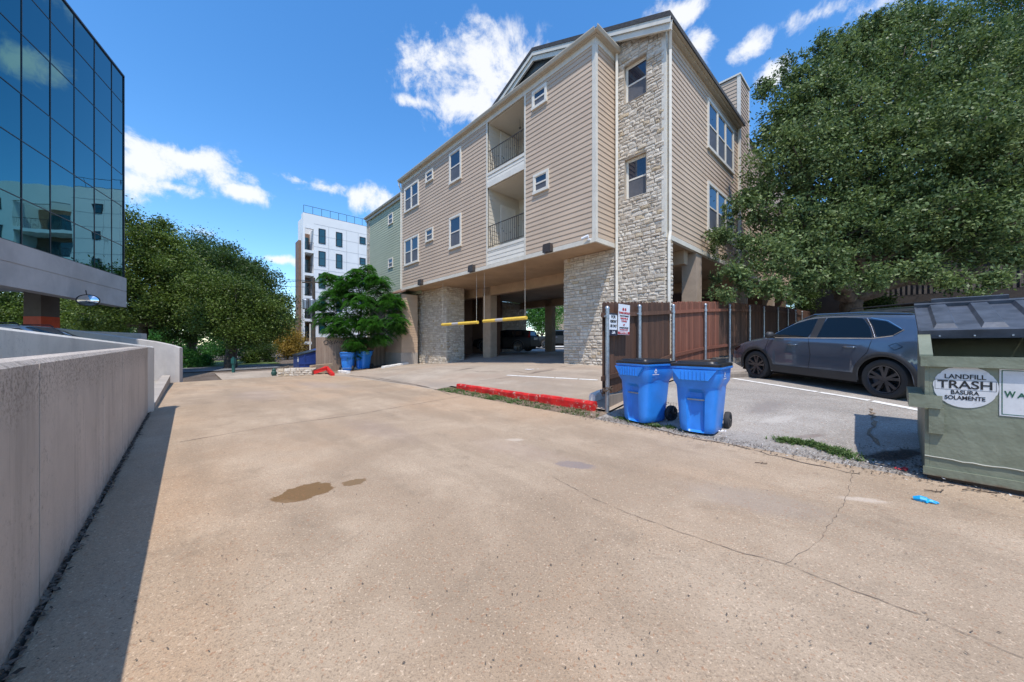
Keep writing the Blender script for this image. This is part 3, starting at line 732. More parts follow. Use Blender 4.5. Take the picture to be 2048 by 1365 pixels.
# ------------------------------------------------------------------ clearance bars hung from the carport edge
def bar(px0, px1, y0, y1, lab):
    p = W(UF+.3, v_at(px0, UF+.3), 0); q = W(UF+.3, v_at(px1, UF+.3), 0)
    p.z = (HY-y0)/FOC*p.y; q.z = (HY-y1)/FOC*q.y
    t = empty('clearance_bar', (p+q)/2, lab, 'clearance bar', 'hanging clearance bars')
    m_ = MB(); m_.tube([p, q], .075, 12); m_.build('bar', M['yellow'], t)
    m_ = MB(); m_.tube([p.lerp(q, .32), p.lerp(q, .5)], .077, 12); m_.build('warning_band', M['silverband'], t)
    for s in (.02, .97):
        c = p.lerp(q, s); m_ = MB(); m_.tube([c+Vector((0, 0, .07)), Vector((c.x, c.y, ZS+.02))], .006, 5); m_.build('hanging_rod', M['pipe'], t)
bar(884.5, 955.5, 650, 645, 'shorter yellow clearance bar hanging left of the carport column')
bar(967, 1053, 643, 636, 'longer yellow clearance bar hanging right of the carport column, before the black car')

# ================================================================== GREEN-SIDED WING behind
UG = UF+.88; grn = empty('green_building', W(UG, 25, guv(UG, 25)), 'green clapboard apartment wing with two small windows left of the beige building', 'building')
vg = lambda px: v_at(px, UG); g0, g1_ = V1+.05, vg(735)
mb = MB(PL(UG)); siding(mb, g0-1, g1_-.55, ZS-.2, ZE-.3); siding(mb, g0-.2, g0+3, -1.6, ZS-.2); mb.build('siding', M['siding_green'], grn)
mb = MB(PL(UG)); stonework(mb, g1_-.55, g1_, -1.6, ZE-.3); mb.build('stone_corner', [M['stone'], M['mortar']], grn)
mb = MB(W); mb.box(UG-.12, UG+.05, g0-.3, g1_+.15, ZE-.3, ZE-.02); gutter(mb, (UG-.12, g0-.3, ZE+.03), (UG-.12, g1_+.2, ZE+.03), (-1, 0)); mb.build('gutter', M['gutter'], grn)
mb = MB(W); mb.box(UG-.04, UG+.04, g1_, g1_+.1, -1.6, ZE-.2); mb.build('downspout', M['trim'], grn)
mb = MB(W); mb.quad((UG-.2, g0-.3, ZE+.03), (UG-.2, g1_+.2, ZE+.03), (UG+5, g1_+.2, ZE+2.2), (UG+5, g0-.3, ZE+2.2)); mb.build('roof', M['shingle'], grn)
mb = MB(W); mb.box(UG+.02, 18, g0+.2, g1_-.02, -2.2, ZE-.1); mb.build('inner_wall', M['dark'], grn)
for (yt, yb) in ((431, 452), (519, 538)):
    a1, a0 = vg(777.5), vg(786.5); window(grn, PL(UG), a0, a1, z_at(yb, UG, a1), z_at(yt, UG, a1), 1, trim=.07)
window(grn, PL(UG), vg(815), vg(808), z_at(619, UG, vg(808)), z_at(601, UG, vg(808)), 1, trim=.08, low=None)
# low tan utility shed at the foot of the green wing
UT = UG-1.1; shd = empty('utility_shed', W(UT, 23, guv(UT, 23)), 'low tan clapboard lean to with brown roof at the foot of the green wing', 'shed')
t0, t1 = v_at(803, UT), v_at(771, UT); zt = z_at(588, UT, t0); gt = guv(UT, t0)
mb = MB(PL(UT)); siding(mb, t0, t1, gt+.75, zt, expo=.16, ref=gt); mb.f = PR(t0); siding(mb, UT, UG, gt+.75, zt, expo=.16, ref=gt); mb.f = W; mb.box(UT+.01, UG-.01, t0+.01, t1, gt-.3, zt); mb.build('siding', M['siding_tan'], shd)
mb = MB(W); mb.box(UT-.03, UG-.005, t0-.03, t1, gt-.4, gt+.75); mb.build('plinth', M['pier'], shd)
mb = MB(W); mb.prism([(UT-.2, zt), (UG-.005, zt+.55), (UG-.005, zt+.68), (UT-.2, zt+.1)], t0-.15, t1+.1); mb.build('roof', M['brown'], shd)

# ================================================================== WHITE BLOCK far off
K = at(606, 47.2); UK, VK = UV(K.x, K.y)
wht = empty('white_apartment_block', W(UK, VK, -1), 'tall white panel apartment block with teal windows, corner balconies and roof railing', 'building')
zW = z_at(425, UK, VK); fW = PR(VK); uw = lambda px: u_at(px, VK)
ub0, ub1 = UK+.22, uw(627.5); z0w = .95
FH = 3.1
tr0, tr1 = uw(733)+2.2, uw(733)+6.6     # recessed balconies further along (seen mirrored in the glass tower)
uend = tr1+14
def slabwall(mb, a0, a1, z0, z1): mb.box(a0, a1, -.3, 0, z0, z1)
mb = MB(fW); slabwall(mb, UK, ub0, z0w, zW); slabwall(mb, ub0, ub1, zW-2.0, zW); slabwall(mb, ub1, tr0, z0w, zW); slabwall(mb, tr0, tr1, zW-2.0, zW); slabwall(mb, tr1, uend, z0w, zW)
mb.f = W; mb.box(UK, ub0, VK+.3, VK+1.0, z0w, zW); mb.box(ub0, uend, VK+2.2, VK+4, z0w, zW-.2); mb.box(UK+4, uend, VK+4, VK+12, z0w, zW-.2)
mb.box(ub1, ub1+.3, VK+.3, VK+2.2, z0w, zW-2); mb.box(tr0-.3, tr0, VK+.3, VK+2.2, z0w, zW-2); mb.box(tr1, tr1+.3, VK+.3, VK+2.2, z0w, zW-2)
mb.build('wall', M['white'], wht)
mb = MB(fW)
for k in range(6):
    z = zW-1.25-k*FH+.0
    mb.box(ub1+.01, tr0, 0, .012, z, z+.05); mb.box(ub1+.01, tr0, 0, .012, z-1.5, z-1.46)
for x in (uw(657), uw(693), uw(716)): mb.box(x, x+.05, 0, .014, z0w, zW-1.3)
mb.build('panel_joint', M['whitetrim'], wht)
for (a0, a1) in ((ub0, ub1), (tr0, tr1)):
    for k in range(5):
        zf = zW-2.0-FH*(k+1)+.15
        m_ = MB(W); m_.box(a0, a1, VK-.05, VK+2.2, zf-.35, zf); m_.build('balcony_slab', M['white'], wht)
        m_ = MB(W); m_.box(a0+.01, a1-.01, VK+2.15, VK+2.19, zf, zf+2.75); m_.build('balcony_back_wall', M['brown'], wht)
        m_ = MB(W); m_.box(a0+(a1-a0)*.35, a0+(a1-a0)*.85, VK+2.08, VK+2.14, zf, zf+2.2); m_.build('balcony_door', M['teal'], wht)
        m_ = MB(); m_.tube([W(a0, VK, zf+1.05), W(a1, VK, zf+1.05)], .025, 5)
        for j in range(int((a1-a0)/.16)): m_.tube([W(a0+j*.16, VK, zf), W(a0+j*.16, VK, zf+1.05)], .01, 4)
        m_.build('balcony_railing', M['black'], wht)
cols = [(637, 651), (671.7, 684.6), (719, 731)]
for ci, (xa, xb) in enumerate(cols):
    for k in range(5):
        ztop = z_at(457, uw(637), VK)-k*FH; h = 2.05 if ci < 2 else 1.05
        window(wht, fW, uw(xa), uw(xb), ztop-h, ztop, 1, trim=.09, out=.05, tm='black', glass='teal', low='teal', sill=False)
for a0, w, h in ((tr1+1.3, 1.1, 1.4), (tr1+4.6, 1.3, 2.05), (tr1+8, 1.3, 2.05)):
    for k in range(5):
        ztop = z_at(457, uw(637), VK)-k*FH; window(wht, fW, a0, a0+w, ztop-h, ztop, 1, trim=.09, out=.05, tm='black', glass='teal', low='teal', sill=False)
mb = MB()
rl = [W(UK+.1, VK+.1, 0), W(tr0-.6, VK+.1, 0)]
for z in (zW+.05, zW+1.05): mb.tube([rl[0]+Vector((0, 0, z)), rl[1]+Vector((0, 0, z))], .03, 5)
n = 9
for k in range(n+1): q = rl[0].lerp(rl[1], k/n); mb.tube([q+Vector((0, 0, zW)), q+Vector((0, 0, zW+1.05))], .03, 5)
mb.build('roof_railing', M['black'], wht)
mb = MB(W); mb.box(UK+.5, uend, VK+.8, VK+12, -2.5, z0w); mb.build('ground_floor', M['brown'], wht)
mb = MB(PL(UK)); stonework(mb, VK+.4, VK+1.2, -2.6, z0w, ch=(.2, .35), bw=(.3, .6)); mb.build('stone_base', [M['stone'], M['mortar']], wht)
# left wing of the white block, grey-brown, farther along
mb = MB(W); mb.box(UK-.3, UK+.4, VK+1.1, VK+3.0, -2, z_at(487, UK, VK+3)); mb.build('side_wing', M['brown'], wht)
# ================================================================== GLASS OFFICE
gd = Vector((-355, 704, 0)).normalized(); gn = Vector((gd.y, -gd.x, 0))
GC = at(247, 19.0)
fG = lambda a, d, z: GC-gd*a+gn*d+Vector((0, 0, z))
off = empty('office_building', Vector((GC.x, GC.y, -1.4)), 'mirrored blue glass office building on a concrete band cantilevered over a parking deck', 'building')
zz = lambda y: (HY-y)/FOC*19.0
zl = [zz(555), zz(493), zz(415), zz(352), zz(271), zz(209), zz(156)]
pw = [0, 1.14]+[1.14+1.45*k for k in range(1, 11)]
mb = MB(fG); mb.box(0, 16.8, -.35, -.05, zl[0], zl[-1]+.1)
for x in pw[1:]: mb.box(x-.016, x+.016, -.05, .018, zl[0], zl[-1]+.1)
for z in zl: mb.box(0, 16.8, -.05, .014, z-.016, z+.016)
mb.box(-.02, .03, -.3, .04, zl[0]-.1, zl[-1]+.12); mb.box(0, 16.8, -.36, .05, zl[-1]+.03, zl[-1]+.11)
mb.build('mullion_grid', M['mullion'], off)
for i in range(11):
    for j in range(6):
        x0, x1 = (pw[i], pw[i+1]); g = MB(fG); tl = [random.uniform(-.0035, .0035) for _ in range(2)]
        n = 6; ids = {}; bx, bz = random.uniform(-.006, .006), random.uniform(-.006, .006)
        for a in range(n+1):
            for b in range(n+1):
                s, t = a/n, b/n; d = tl[0]*(s-.5)+tl[1]*(t-.5)+bx*(s-.5)**2+bz*(t-.5)**2
                ids[a, b] = g.V(x0+(x1-x0)*s, d, zl[j]+(zl[j+1]-zl[j])*t)
        for a in range(n):
            for b in range(n): g.F(ids[a, b], ids[a+1, b], ids[a+1, b+1], ids[a, b+1])
        g.build('glass_pane', M['curtain'], off, smooth=True)
zf0, zf1 = zz(615), zz(555)-.04
mb = MB(fG); mb.box(-.05, 16.9, -.4, .10, zf0+.86, zf1); mb.box(-.05, 16.9, -.4, .10, zf0, zf0+.83); mb.box(-.05, 16.9, -.4, .075, zf0+.83, zf0+.86)
for x in (4.6, 9.2): pass
mb.build('concrete_band', M['fascia'], off)
mb = MB(fG); mb.box(.2, 16.8, -12, -.4, zf0+.55, zf1+.5); mb.box(.2, 16.8, -1.3, -.8, zf0+.2, zf0+.55); mb.build('soffit', M['soffitgrey'] if 'soffitgrey' in M else M['fascia'], off)
mb = MB(fG); mb.box(.1, 16.8, -12, -.4, zf1+.5, zl[-1]); mb.build('core_wall', M['dark'], off)
c = at(84, 17.2); mb = MB(); mb.box(c.x-.42, c.x+.42, c.y-.35, c.y+.35, .95, 2.6); mb.build('column', M['darkslat'], off)
mb = MB(); mb.box(c.x-.425, c.x+.425, c.y-.355, c.y+.355, -1.5, 1.36); mb.build('painted_column_base', M['orange'], off)
# convex mirror
mp = at(176, 15.1, 0); mp.z = (HY-601)/FOC*15.1
mir = empty('convex_mirror', mp, 'round convex traffic mirror bracketed under the concrete band of the glass building', 'mirror')
fm = lambda x, y, z: mp+Vector((.97, .24, 0))*x+Vector((.24, -.97, 0))*(-y)*-1+Vector((0, 0, z))
mb = MB(lambda x, y, z: mp+Vector((x*.9+y*.43, x*.43-y*.9, z*.68)))
rr = .36; prof = [(.001, .10), (rr*.35, .088), (rr*.7, .05), (rr*.95, .0)]
mb.lathe(prof, 28, axis=1); mb.build('mirror_face', glass_mat('convex mirror', (.8, .8, .8), .03, .5, 1.0), mir, smooth=True)
mb = MB(lambda x, y, z: mp+Vector((x*.9+y*.43, x*.43-y*.9, z*.68))); mb.lathe([(rr*.94, -.01), (rr*.95, .012), (rr*1.04, .012), (rr*1.04, -.02), (rr*.9, -.05), (.05, -.06)], 28, axis=1); mb.build('rim', M['black'], mir, smooth=True)
mb = MB(); mb.tube([mp-Vector((0, -.05, 0)), mp+Vector((-.5, .4, .1)), mp+Vector((-.7, .5, .5))], .02, 6); mb.build('bracket', M['black'], mir)

# ================================================================== CONCRETE WALLS on the left
mb = MB(W); wu = -.6; n = 40; v_s, v_e = -4.0, 10.35-.0
vend = UV(*at(307, 7.72).xy)[1]
prev = None
def walltop(v): return -.10+.07*max(0, min(1, (v)/vend))
segs = [-4, .1, 1.05, 3.2, 5.2, 6.6, vend-.95, vend]
wl_ = empty('ramp_wall', W(wu, 3, -1.4), 'long stained concrete ramp wall along the left side of the lane', 'wall')
for a, b in zip(segs, segs[1:]):
    m_ = MB(W); th = .20; g = .009; r = .025
    za_, zb_ = walltop(a), walltop(b)
    for (v0, v1, q0, q1) in ((a+g, b-g, za_, zb_),):
        A = [(wu, v0, -1.6), (wu, v0, q0-r), (wu-r, v0, q0), (wu-th+r, v0, q0), (wu-th, v0, q0-r), (wu-th, v0, -1.6)]
        B = [(wu, v1, -1.6), (wu, v1, q1-r), (wu-r, v1, q1), (wu-th+r, v1, q1), (wu-th, v1, q1-r), (wu-th, v1, -1.6)]
        ia = [m_.V(*p) for p in A]; ib = [m_.V(*p) for p in B]
        for k in range(6): m_.F(ia[k], ia[(k+1) % 6], ib[(k+1) % 6], ib[k])
        m_.F(*ia[::-1]); m_.F(*ib)
    m_.build('wall_panel', M['wallconc'], wl_)
m_ = MB(W); m_.box(wu-.17, wu-.03, -4, vend-.05, -1.6, -.2); m_.build('joint_filler', M['joint'], wl_)
# sunlit inner wing wall running back from the same end
iw = empty('inner_ramp_wall', W(wu-.2, vend, -1.4), 'pale plastered wing wall rising behind the stained ramp wall', 'wall')
e = W(wu-.12, vend-.12, 0); p1 = at(0, 4.0); p1b = e+(p1-e)*2.2
m_ = MB(); A = []; B = []
ps = [e.lerp(p1b, k/24) for k in range(25)]; d = (p1b-e).normalized(); s = Vector((-d.y, d.x, 0))
if s.dot(Vector((0, 1, 0))) < 0: s = -s
pr = None
for k, p in enumerate(ps):
    L = (p-e).length; Lp = (p1-e).length; z = -.035+.205*(L/Lp)
    ring = [m_.V(*(p+Vector((0, 0, -1.5-p.z)))), m_.V(*(p+Vector((0, 0, z-.03)))), m_.V(*(p+s*.03+Vector((0, 0, z)))), m_.V(*(p+s*.17+Vector((0, 0, z)))), m_.V(*(p+s*.2+Vector((0, 0, z-.03)))), m_.V(*(p+s*.2+Vector((0, 0, -1.5))))]
    if pr:
        for q in range(5): m_.F(pr[q], pr[q+1], ring[q+1], ring[q])
    pr = ring
m_.build('wall_face', M['wallcap'], iw)
# far curved wall, its rear companion, kerb
def wallpath(name, pts, th, mat, lab, base=-2.2):
    m_ = MB(); P = [Vector(p) for p in pts]; pr = None; q = Vector((P[0].x, P[0].y, -1.6))
    for k, p in enumerate(P):
        d = (P[min(k+1, len(P)-1)]-P[max(0, k-1)]); d.z = 0; d.normalize(); s = Vector((-d.y, d.x, 0))
        if s.y < 0: s = -s
        r = [m_.V(p.x, p.y, base), m_.V(p.x, p.y, p.z-.02), m_.V(*(p+s*.02)), m_.V(*(p+s*(th-.02))), m_.V(*(p+s*th-Vector((0, 0, .02)))), m_.V(p.x+s.x*th, p.y+s.y*th, base)]
        if pr:
            for j in range(5): m_.F(pr[j], pr[j+1], r[j+1], r[j])
        else: m_.F(*r)
        pr = r
    m_.F(*pr)
    return tag(m_.build(name, mat, off=q), lab, 'wall')
def pw_(px, py, Y): p = at(px, Y); p.z = (HY-py)/FOC*Y; return p
wallpath('curved_wall', [pw_(359, 696, 15.4), pw_(350, 692, 15.35), pw_(334, 688, 15.2), pw_(310, 683.5, 15.05), pw_(278, 679, 14.9), pw_(240, 674, 14.8), pw_(197, 668, 14.8), pw_(150, 662, 14.9), pw_(100, 656, 15.1)], .25, M['fascia'], 'grey curved concrete wall past the end of the ramp wall')
wallpath('deck_wall', [pw_(283, 667.5, 17.5), pw_(210, 664, 17.5), pw_(141, 661, 17.5)], .25, M['fascia'], 'straight grey concrete deck wall showing above the curved wall')
m_ = MB(W); m_.box(-.78, -.53, vend+.02, 21.0, -1.6, -1.30); tag(m_.build('kerb', M['pier'], off=W(-.65, 10, -1.4)), kind='structure')
sheet('ramp', M['garagefloor'], axisvals(-10, -.79, 1.0), axisvals(vend+.1, 26, 1), zf=lambda u, v: -1.42-.012*(v-10))
# leaf litter gathered along the foot of the wall
def scatter(name, mat, pts, size, kind='stuff', flat=True):
    mb = MB()
    for p in pts:
        s = size*random.uniform(.5, 1.4); a = random.uniform(0, 6.28); t = Vector((math.cos(a), math.sin(a), random.uniform(-.5, .5)))*s; w = Vector((-math.sin(a), math.cos(a), random.uniform(-.6, .6)))*s*.45
        mb.tint = random.random(); c = p+Vector((0, 0, .008+abs(t.z)*.5))
        mb.F(mb.V(*(c-t)), mb.V(*(c+w)), mb.V(*(c+t)), mb.V(*(c-w)))
    return tag(mb.build(name, mat), kind=kind)
pts = []
for k in range(1500):
    v = random.uniform(-1, vend+1.5); u = wu+.0+abs(random.gauss(0, .022))+.004; pts.append(W(u, v, guv(0, v)+.006))
scatter('wall_foot_litter', M['litter'] if 'litter' in M else M['leaflitter'], pts, .02)
# ================================================================== CEDAR FENCE with steel posts
VF = 3.86
fp = [1214.6, 1279, 1346.5, 1411, 1459.5, 1499.6, 1528, 1556, 1576, 1591, 1604]
us_ = [u_at(px, VF) for px in fp]
fen = empty('wood_fence', W(us_[0], VF, guv(us_[0], VF)), 'dark stained cedar board fence on galvanised steel posts beside the blue bins', 'fence')
def ftop(u): return lerp(u, [(6.0, .86), (9.1, 1.10), (9.2, 1.12), (12, 1.36), (14, 1.50), (22, 1.95), (40, 2.6)])
def fbot(u): return lerp(u, [(6.0, -1.02), (9.1, -.76), (9.25, -.62), (12, -.42), (14, -.35), (22, -.1), (40, .3)])
def boards(ua_, ub_, mat, vo, name='board_panel'):
    m_ = MB(W); x = ua_
    while x < ub_-.02:
        w = min(.138, ub_-x); m_.tint = random.random(); t = ftop(x)+random.uniform(-.012, .012); b = fbot(x)+random.uniform(-.02, .02); o = random.uniform(-.003, .003); g = .0025
        m_.f = lambda a, d, z: W(a, vo+d+o, z)
        m_.prism([(x+g, b), (x+w-g, b), (x+w-g, t-.04), (x+w-.035, t), (x+.035, t), (x+g, t-.04)], 0, .018); x += w
    return m_.build(name, mat, fen)
boards(us_[0]-.02, us_[2]+.02, M['wood'], VF+.09)
boards(us_[2]+.16, us_[4]-.9, M['woodred'], VF+.07); boards(us_[4]-.9, us_[5]+.4, M['wood'], VF+.075); boards(us_[5]+.4, 32, M['wood'], VF+.08)
for k in range(len(us_)-1):
    for (dz, nm) in ((-.30, 't'), (.22, 'b')):
        m_ = MB(W); a, b = us_[k]+.0, us_[k+1]-.0
        if k == 0: a -= .12
        za_ = (ftop(a)-.32 if nm == 't' else fbot(a)+.30); zb_ = (ftop(b)-.32 if nm == 't' else fbot(b)+.30); m_.tint = random.random()
        i = [m_.V(*p) for p in ((a, VF+.03, za_), (b, VF+.03, zb_), (b, VF+.03, zb_+.09), (a, VF+.03, za_+.09), (a, VF+.068, za_), (b, VF+.068, zb_), (b, VF+.068, zb_+.09), (a, VF+.068, za_+.09))]
        for q in ((0, 1, 2, 3), (7, 6, 5, 4), (3, 2, 6, 7), (0, 4, 5, 1), (0, 3, 7, 4), (1, 5, 6, 2)): m_.F(*[i[j] for j in q])
        m_.build('rail', M['woodred'] if 2 <= k < 4 else M['wood'], fen)
m_ = MB(W); m_.box(us_[0]+.1, us_[2], VF+.05, VF+.09, -1.3, -1.03); m_.tint = .8; m_.box(us_[2], us_[4], VF+.05, VF+.088, -1.1, -.7); m_.build('kick_board', M['woodgrey'], fen)
for k, u in enumerate(us_):
    m_ = MB(); g = guv(u, VF)-.08; top = ftop(u)-.13-(.03 if k == 0 else 0); p = W(u, VF, 0)
    m_.tube([p+Vector((0, 0, g)), p+Vector((0, 0, top))], .042 if k < 3 else .036, 12)
    m_.tube([p+Vector((0, 0, top)), p+Vector((0, 0, top+.02)), p+Vector((0, 0, top+.05)), p+Vector((0, 0, top+.065))], [.048, .05, .034, .008], 12)
    m_.tube([p+Vector((0, 0, top-.18)), p+Vector((0, 0, top-.12))], .05, 10); q = p-dR*.05+Vector((0, 0, top-.15)); m_.tube([q, q-dR*.05], .015, 6)
    m_.build('post', M['steel'], fen, smooth=True, autos=40)
m_ = MB(); p = W(us_[0], VF, -.93)
for k in range(5):
    a = k*1.25; m_.tube([p+Vector((math.cos(a+t)*.09, math.sin(a+t)*.09, .03*math.sin(3*t)+k*.02)) for t in [j*.4 for j in range(9)]], .011, 5)
m_.tube([p-dR*.05, p-dR*.25+Vector((0, 0, .05)), p-dR*.15+Vector((0, 0, -.08))], .012, 5)
tag(m_.build('chain', M['rustchain'], off=p), 'rusty chain wrapped round the first steel post of the cedar fence', 'chain')
# lettering
def text(s, size, mat, parent, loc, xd, yd, bold=0.0, ext=.0015, spacing=1.0, sx=1.0, name='lettering', off=None, width=None):
    cu = bpy.data.curves.new('t', 'FONT'); cu.body = s; cu.size = size; cu.extrude = ext; cu.align_x = 'CENTER'; cu.align_y = 'CENTER'; cu.offset = bold; cu.space_character = spacing; cu.space_line = .95
    ob = bpy.data.objects.new('t', cu); COL.objects.link(ob); bpy.context.view_layer.update()
    me = bpy.data.meshes.new_from_object(ob.evaluated_get(bpy.context.evaluated_depsgraph_get()))
    bpy.data.objects.remove(ob)
    if width:
        xs_ = [v_.co.x for v_ in me.vertices]; sx = width/(max(xs_)-min(xs_))
    x = Vector(xd).normalized(); y = Vector(yd).normalized(); z = x.cross(y)
    m = Matrix((x, y, z)).transposed().to_4x4() @ Matrix.Diagonal((sx, 1, 1, 1)); o = OFF.get(parent.name) or Vector((0, 0, 0)); m = Matrix.Translation(Vector(loc)-o) @ m
    me.transform(m); me.materials.clear(); me.materials.append(mat); ob = bpy.data.objects.new(name, me); COL.objects.link(ob); ob.parent = parent; return ob
UPZ = Vector((0, 0, 1))
# sign 1 : FOR RESIDENT USE ONLY, bolted to the post
def sgn(px, y0, y1, depth):
    return (HY-y0)/FOC*depth, (HY-y1)/FOC*depth
def fsign(name, u0, u1, z0, z1, vface, mat, lab, tilt=0.0):
    s = empty(name, W((u0+u1)/2, vface, z0), lab, 'sign')
    f = lambda a, d, z: W(a+tilt*(z-(z0+z1)/2), vface-d, z)
    m_ = MB(f); m_.box(u0, u1, -.004, .0, z0, z1); m_.build('plate', mat, s); return s, f
uS0, uS1 = u_at(1218.2, VF-.045), u_at(1234, VF-.045); Ys = W((uS0+uS1)/2, VF-.045).y; zt, zb = sgn(0, 627, 671.5, Ys)
s1, f1 = fsign('resident_sign', uS0, uS1, zb, zt, VF-.05, M['signwhite'], 'small white and black resident parking sign on the first steel fence post')
m_ = MB(f1); m_.box(uS0, uS1, 0, .003, zt-.03, zt); m_.build('dark_band', M['signdark'], s1); m_ = MB(f1); m_.box(uS0, uS1, 0, .003, zb, zb+.115); m_.build('dark_band', M['signdark'], s1)
cu_ = (uS0+uS1)/2; hh = zt-zb; wS = uS1-uS0
for t, zc, sz in (('FOR', zt-.075, .085), ('RESIDENT', zt-.165, .075), ('USE ONLY', zt-.255, .075)):
    text(t, sz, M['ink'], s1, f1(cu_, .004, zc), dR, UPZ, sx=min(1.0, wS*.88/(len(t)*sz*.62)), bold=.001)
m_ = MB(f1)   # tow truck emblem
q = cu_; zz_ = zb+.035
m_.prism([(q-.06, zz_), (q+.05, zz_), (q+.05, zz_+.02), (q-.0, zz_+.025), (q-.045, zz_+.06), (q-.05, zz_+.055), (q-.02, zz_+.02), (q-.06, zz_+.02)], .004, .006); m_.prism([(q+.005, zz_), (q+.06, zz_), (q+.06, zz_+.03), (q+.03, zz_+.055), (q+.005, zz_+.055)], .004, .006)
m_.build('tow_emblem', M['signwhite'], s1)
uT0, uT1 = u_at(1235.2, VF-.06), u_at(1258, VF-.06); Yt = W((uT0+uT1)/2, VF-.06).y; zt2, zb2 = sgn(0, 609.5, 670, Yt)
s2, f2 = fsign('towing_sign', uT0, uT1, zb2, zt2, VF-.075, M['signwhite'], 'tall white sign with red towing warning lettering hung on the cedar fence', tilt=.05)
cu_ = (uT0+uT1)/2; w2 = uT1-uT0
def tl(t, zc, sz, mat, k=.9): text(t, sz, mat, s2, f2(cu_, .004, zc), dR, UPZ, sx=min(1.3, w2*k/(max(1, len(t))*sz*.62)), bold=.001)
H2 = zt2-zb2
tl('TOWING ENFORCED', zt2-H2*.29, .062, M['inkred'], .92); tl('UNAUTHORIZED', zt2-H2*.385, .035, M['ink'], .8); tl('VEHICLES WILL BE', zt2-H2*.47, .05, M['inkred'], .8); tl('TOWED', zt2-H2*.56, .05, M['inkred'], .4); tl('AT', zt2-H2*.68, .055, M['inkred'], .16)
tl("OWNER'S EXPENSE", zt2-H2*.775, .035, M['ink'], .85); tl('24 HOURS A DAY', zt2-H2*.84, .035, M['inkred'], .8); tl('7 DAYS A WEEK', zt2-H2*.94, .04, M['signwhite'], .8)
m_ = MB(f2); m_.box(uT0, uT1, .0, .003, zb2+.01, zb2+H2*.1)
for sx_ in (-1, 1):
    c_ = cu_+sx_*.045; zc_ = zt2-H2*.15
    m_.prism([(c_-.035, zc_-.02), (c_-.02, zc_+.02), (c_+.02, zc_+.02), (c_+.035, zc_-.02), (c_+.02, zc_-.04), (c_-.02, zc_-.04)], .001, .003)
m_.build('red_marks', M['inkred'], s2)

# ================================================================== KERBS, WHEEL STOPS
def log_block(name, pts, w, h, mat, lab, cat, group=None, seg=.12, jit=.012, z0=None, chips=0.0):
    P = [Vector(p) for p in pts]; path = []
    for a, b in zip(P, P[1:]):
        n = max(2, int((b-a).length/seg)); path += [a.lerp(b, k/n) for k in range(n)]
    path.append(P[-1]); m_ = MB(); pr = None; J = lambda: random.uniform(-jit, jit)
    for k, p in enumerate(path):
        d = (path[min(k+1, len(path)-1)]-path[max(0, k-1)]); d.z = 0; d.normalize(); s = Vector((-d.y, d.x, 0)); hh = h*(1-chips*random.random()*.3)
        ring = [(-w/2+J(), -.06), (-w/2+J(), hh*.7+J()), (-w*.36+J(), hh+J()*.6), (w*.36+J(), hh+J()*.6), (w/2+J(), hh*.7+J()), (w/2+J(), -.06)]
        i = [m_.V(*(p+s*a+Vector((0, 0, b)))) for a, b in ring]
        if pr:
            for j in range(5): m_.F(pr[j], pr[j+1], i[j+1], i[j])
        else: m_.F(*i)
        pr = i
    m_.F(*pr[::-1]); return tag(m_.build(name, mat, off=P[0]), lab, cat, group)
def G(u, v, e=0.0): return W(u, v, guv(u, v)+e)
cb = [G(6.10, 4.12, .02), G(6.10, 5.6, .02), G(6.10, 7.2, .02), G(6.08, 9.0, .02)]
log_block('red_curb', cb[:2], .16, .15, M['redchip'], 'long low curb painted bright red, nearest piece by the steel post', 'curb', 'red curb pieces along the apron', chips=.08, jit=.004, seg=.3)
log_block('red_curb', [cb[1]+Vector((0, 0, .0))+dL*.05, cb[2], cb[3]], .15, .13, M['redchip'], 'long low curb painted chipped red, farther piece with bare patches', 'curb', 'red curb pieces along the apron', chips=.12, jit=.006, seg=.25)
a, b = gp(1158, 789), gp(1203, 772)
log_block('wheel_stop', [W(6.55, 4.5, guv(6.55, 4.5)+.05), W(8.3, 4.25, guv(8.3, 4.25)+.07)], .17, .14, M['paintwhite'], 'white concrete wheel stop beside the red curb and first fence post', 'wheel stop', 'white concrete wheel stops')
a, b = gp(665, 741), gp(728, 738); log_block('wheel_stop', [a, b], .17, .13, M['paintwhite'], 'white concrete wheel stop in front of the far pair of blue bins', 'wheel stop', 'white concrete wheel stops')
a, b = gp(765, 737), gp(815, 729); log_block('wheel_stop', [a, b], .17, .13, M['paintwhite'], 'white concrete wheel stop beside the far limestone pier', 'wheel stop', 'white concrete wheel stops')
a = W(9.2, VF-.5, 0); log_block('wheel_stop', [G(9.5, 3.35), G(10.9, 2.3)], .18, .14, M['woodgrey'], 'weathered timber wheel stop in front of the grey car front tyre', 'wheel stop')
a, b = gp(679, 745), gp(697, 747); log_block('broken_curb', [a, b], .2, .13, M['paintwhite'], 'broken white concrete curb chunk lying by the red barrier pieces', 'curb')
# red barrier wreckage near the blue dumpster
a = gp(628, 749); b = gp(652, 746)
br = empty('broken_barrier', a, 'broken red painted barrier with a loose plank, beside the blue dumpster', 'barrier')
m_ = MB(); m_.tube([a+Vector((0, 0, .1)), a+Vector((.55, .1, .3)), b+Vector((0, 0, .3))], [.14, .12, .12], 4); m_.tube([b+Vector((0, 0, .32)), gp(666, 752)+Vector((0, 0, .04))], .11, 4); m_.build('red_beam', M['red'], br)
m_ = MB(); p, q = a+Vector((-.2, 0, .42)), b+Vector((.25, .2, .46)); m_.tube([p, q], .09, 4); m_.build('plank', M['woodpale'], br)

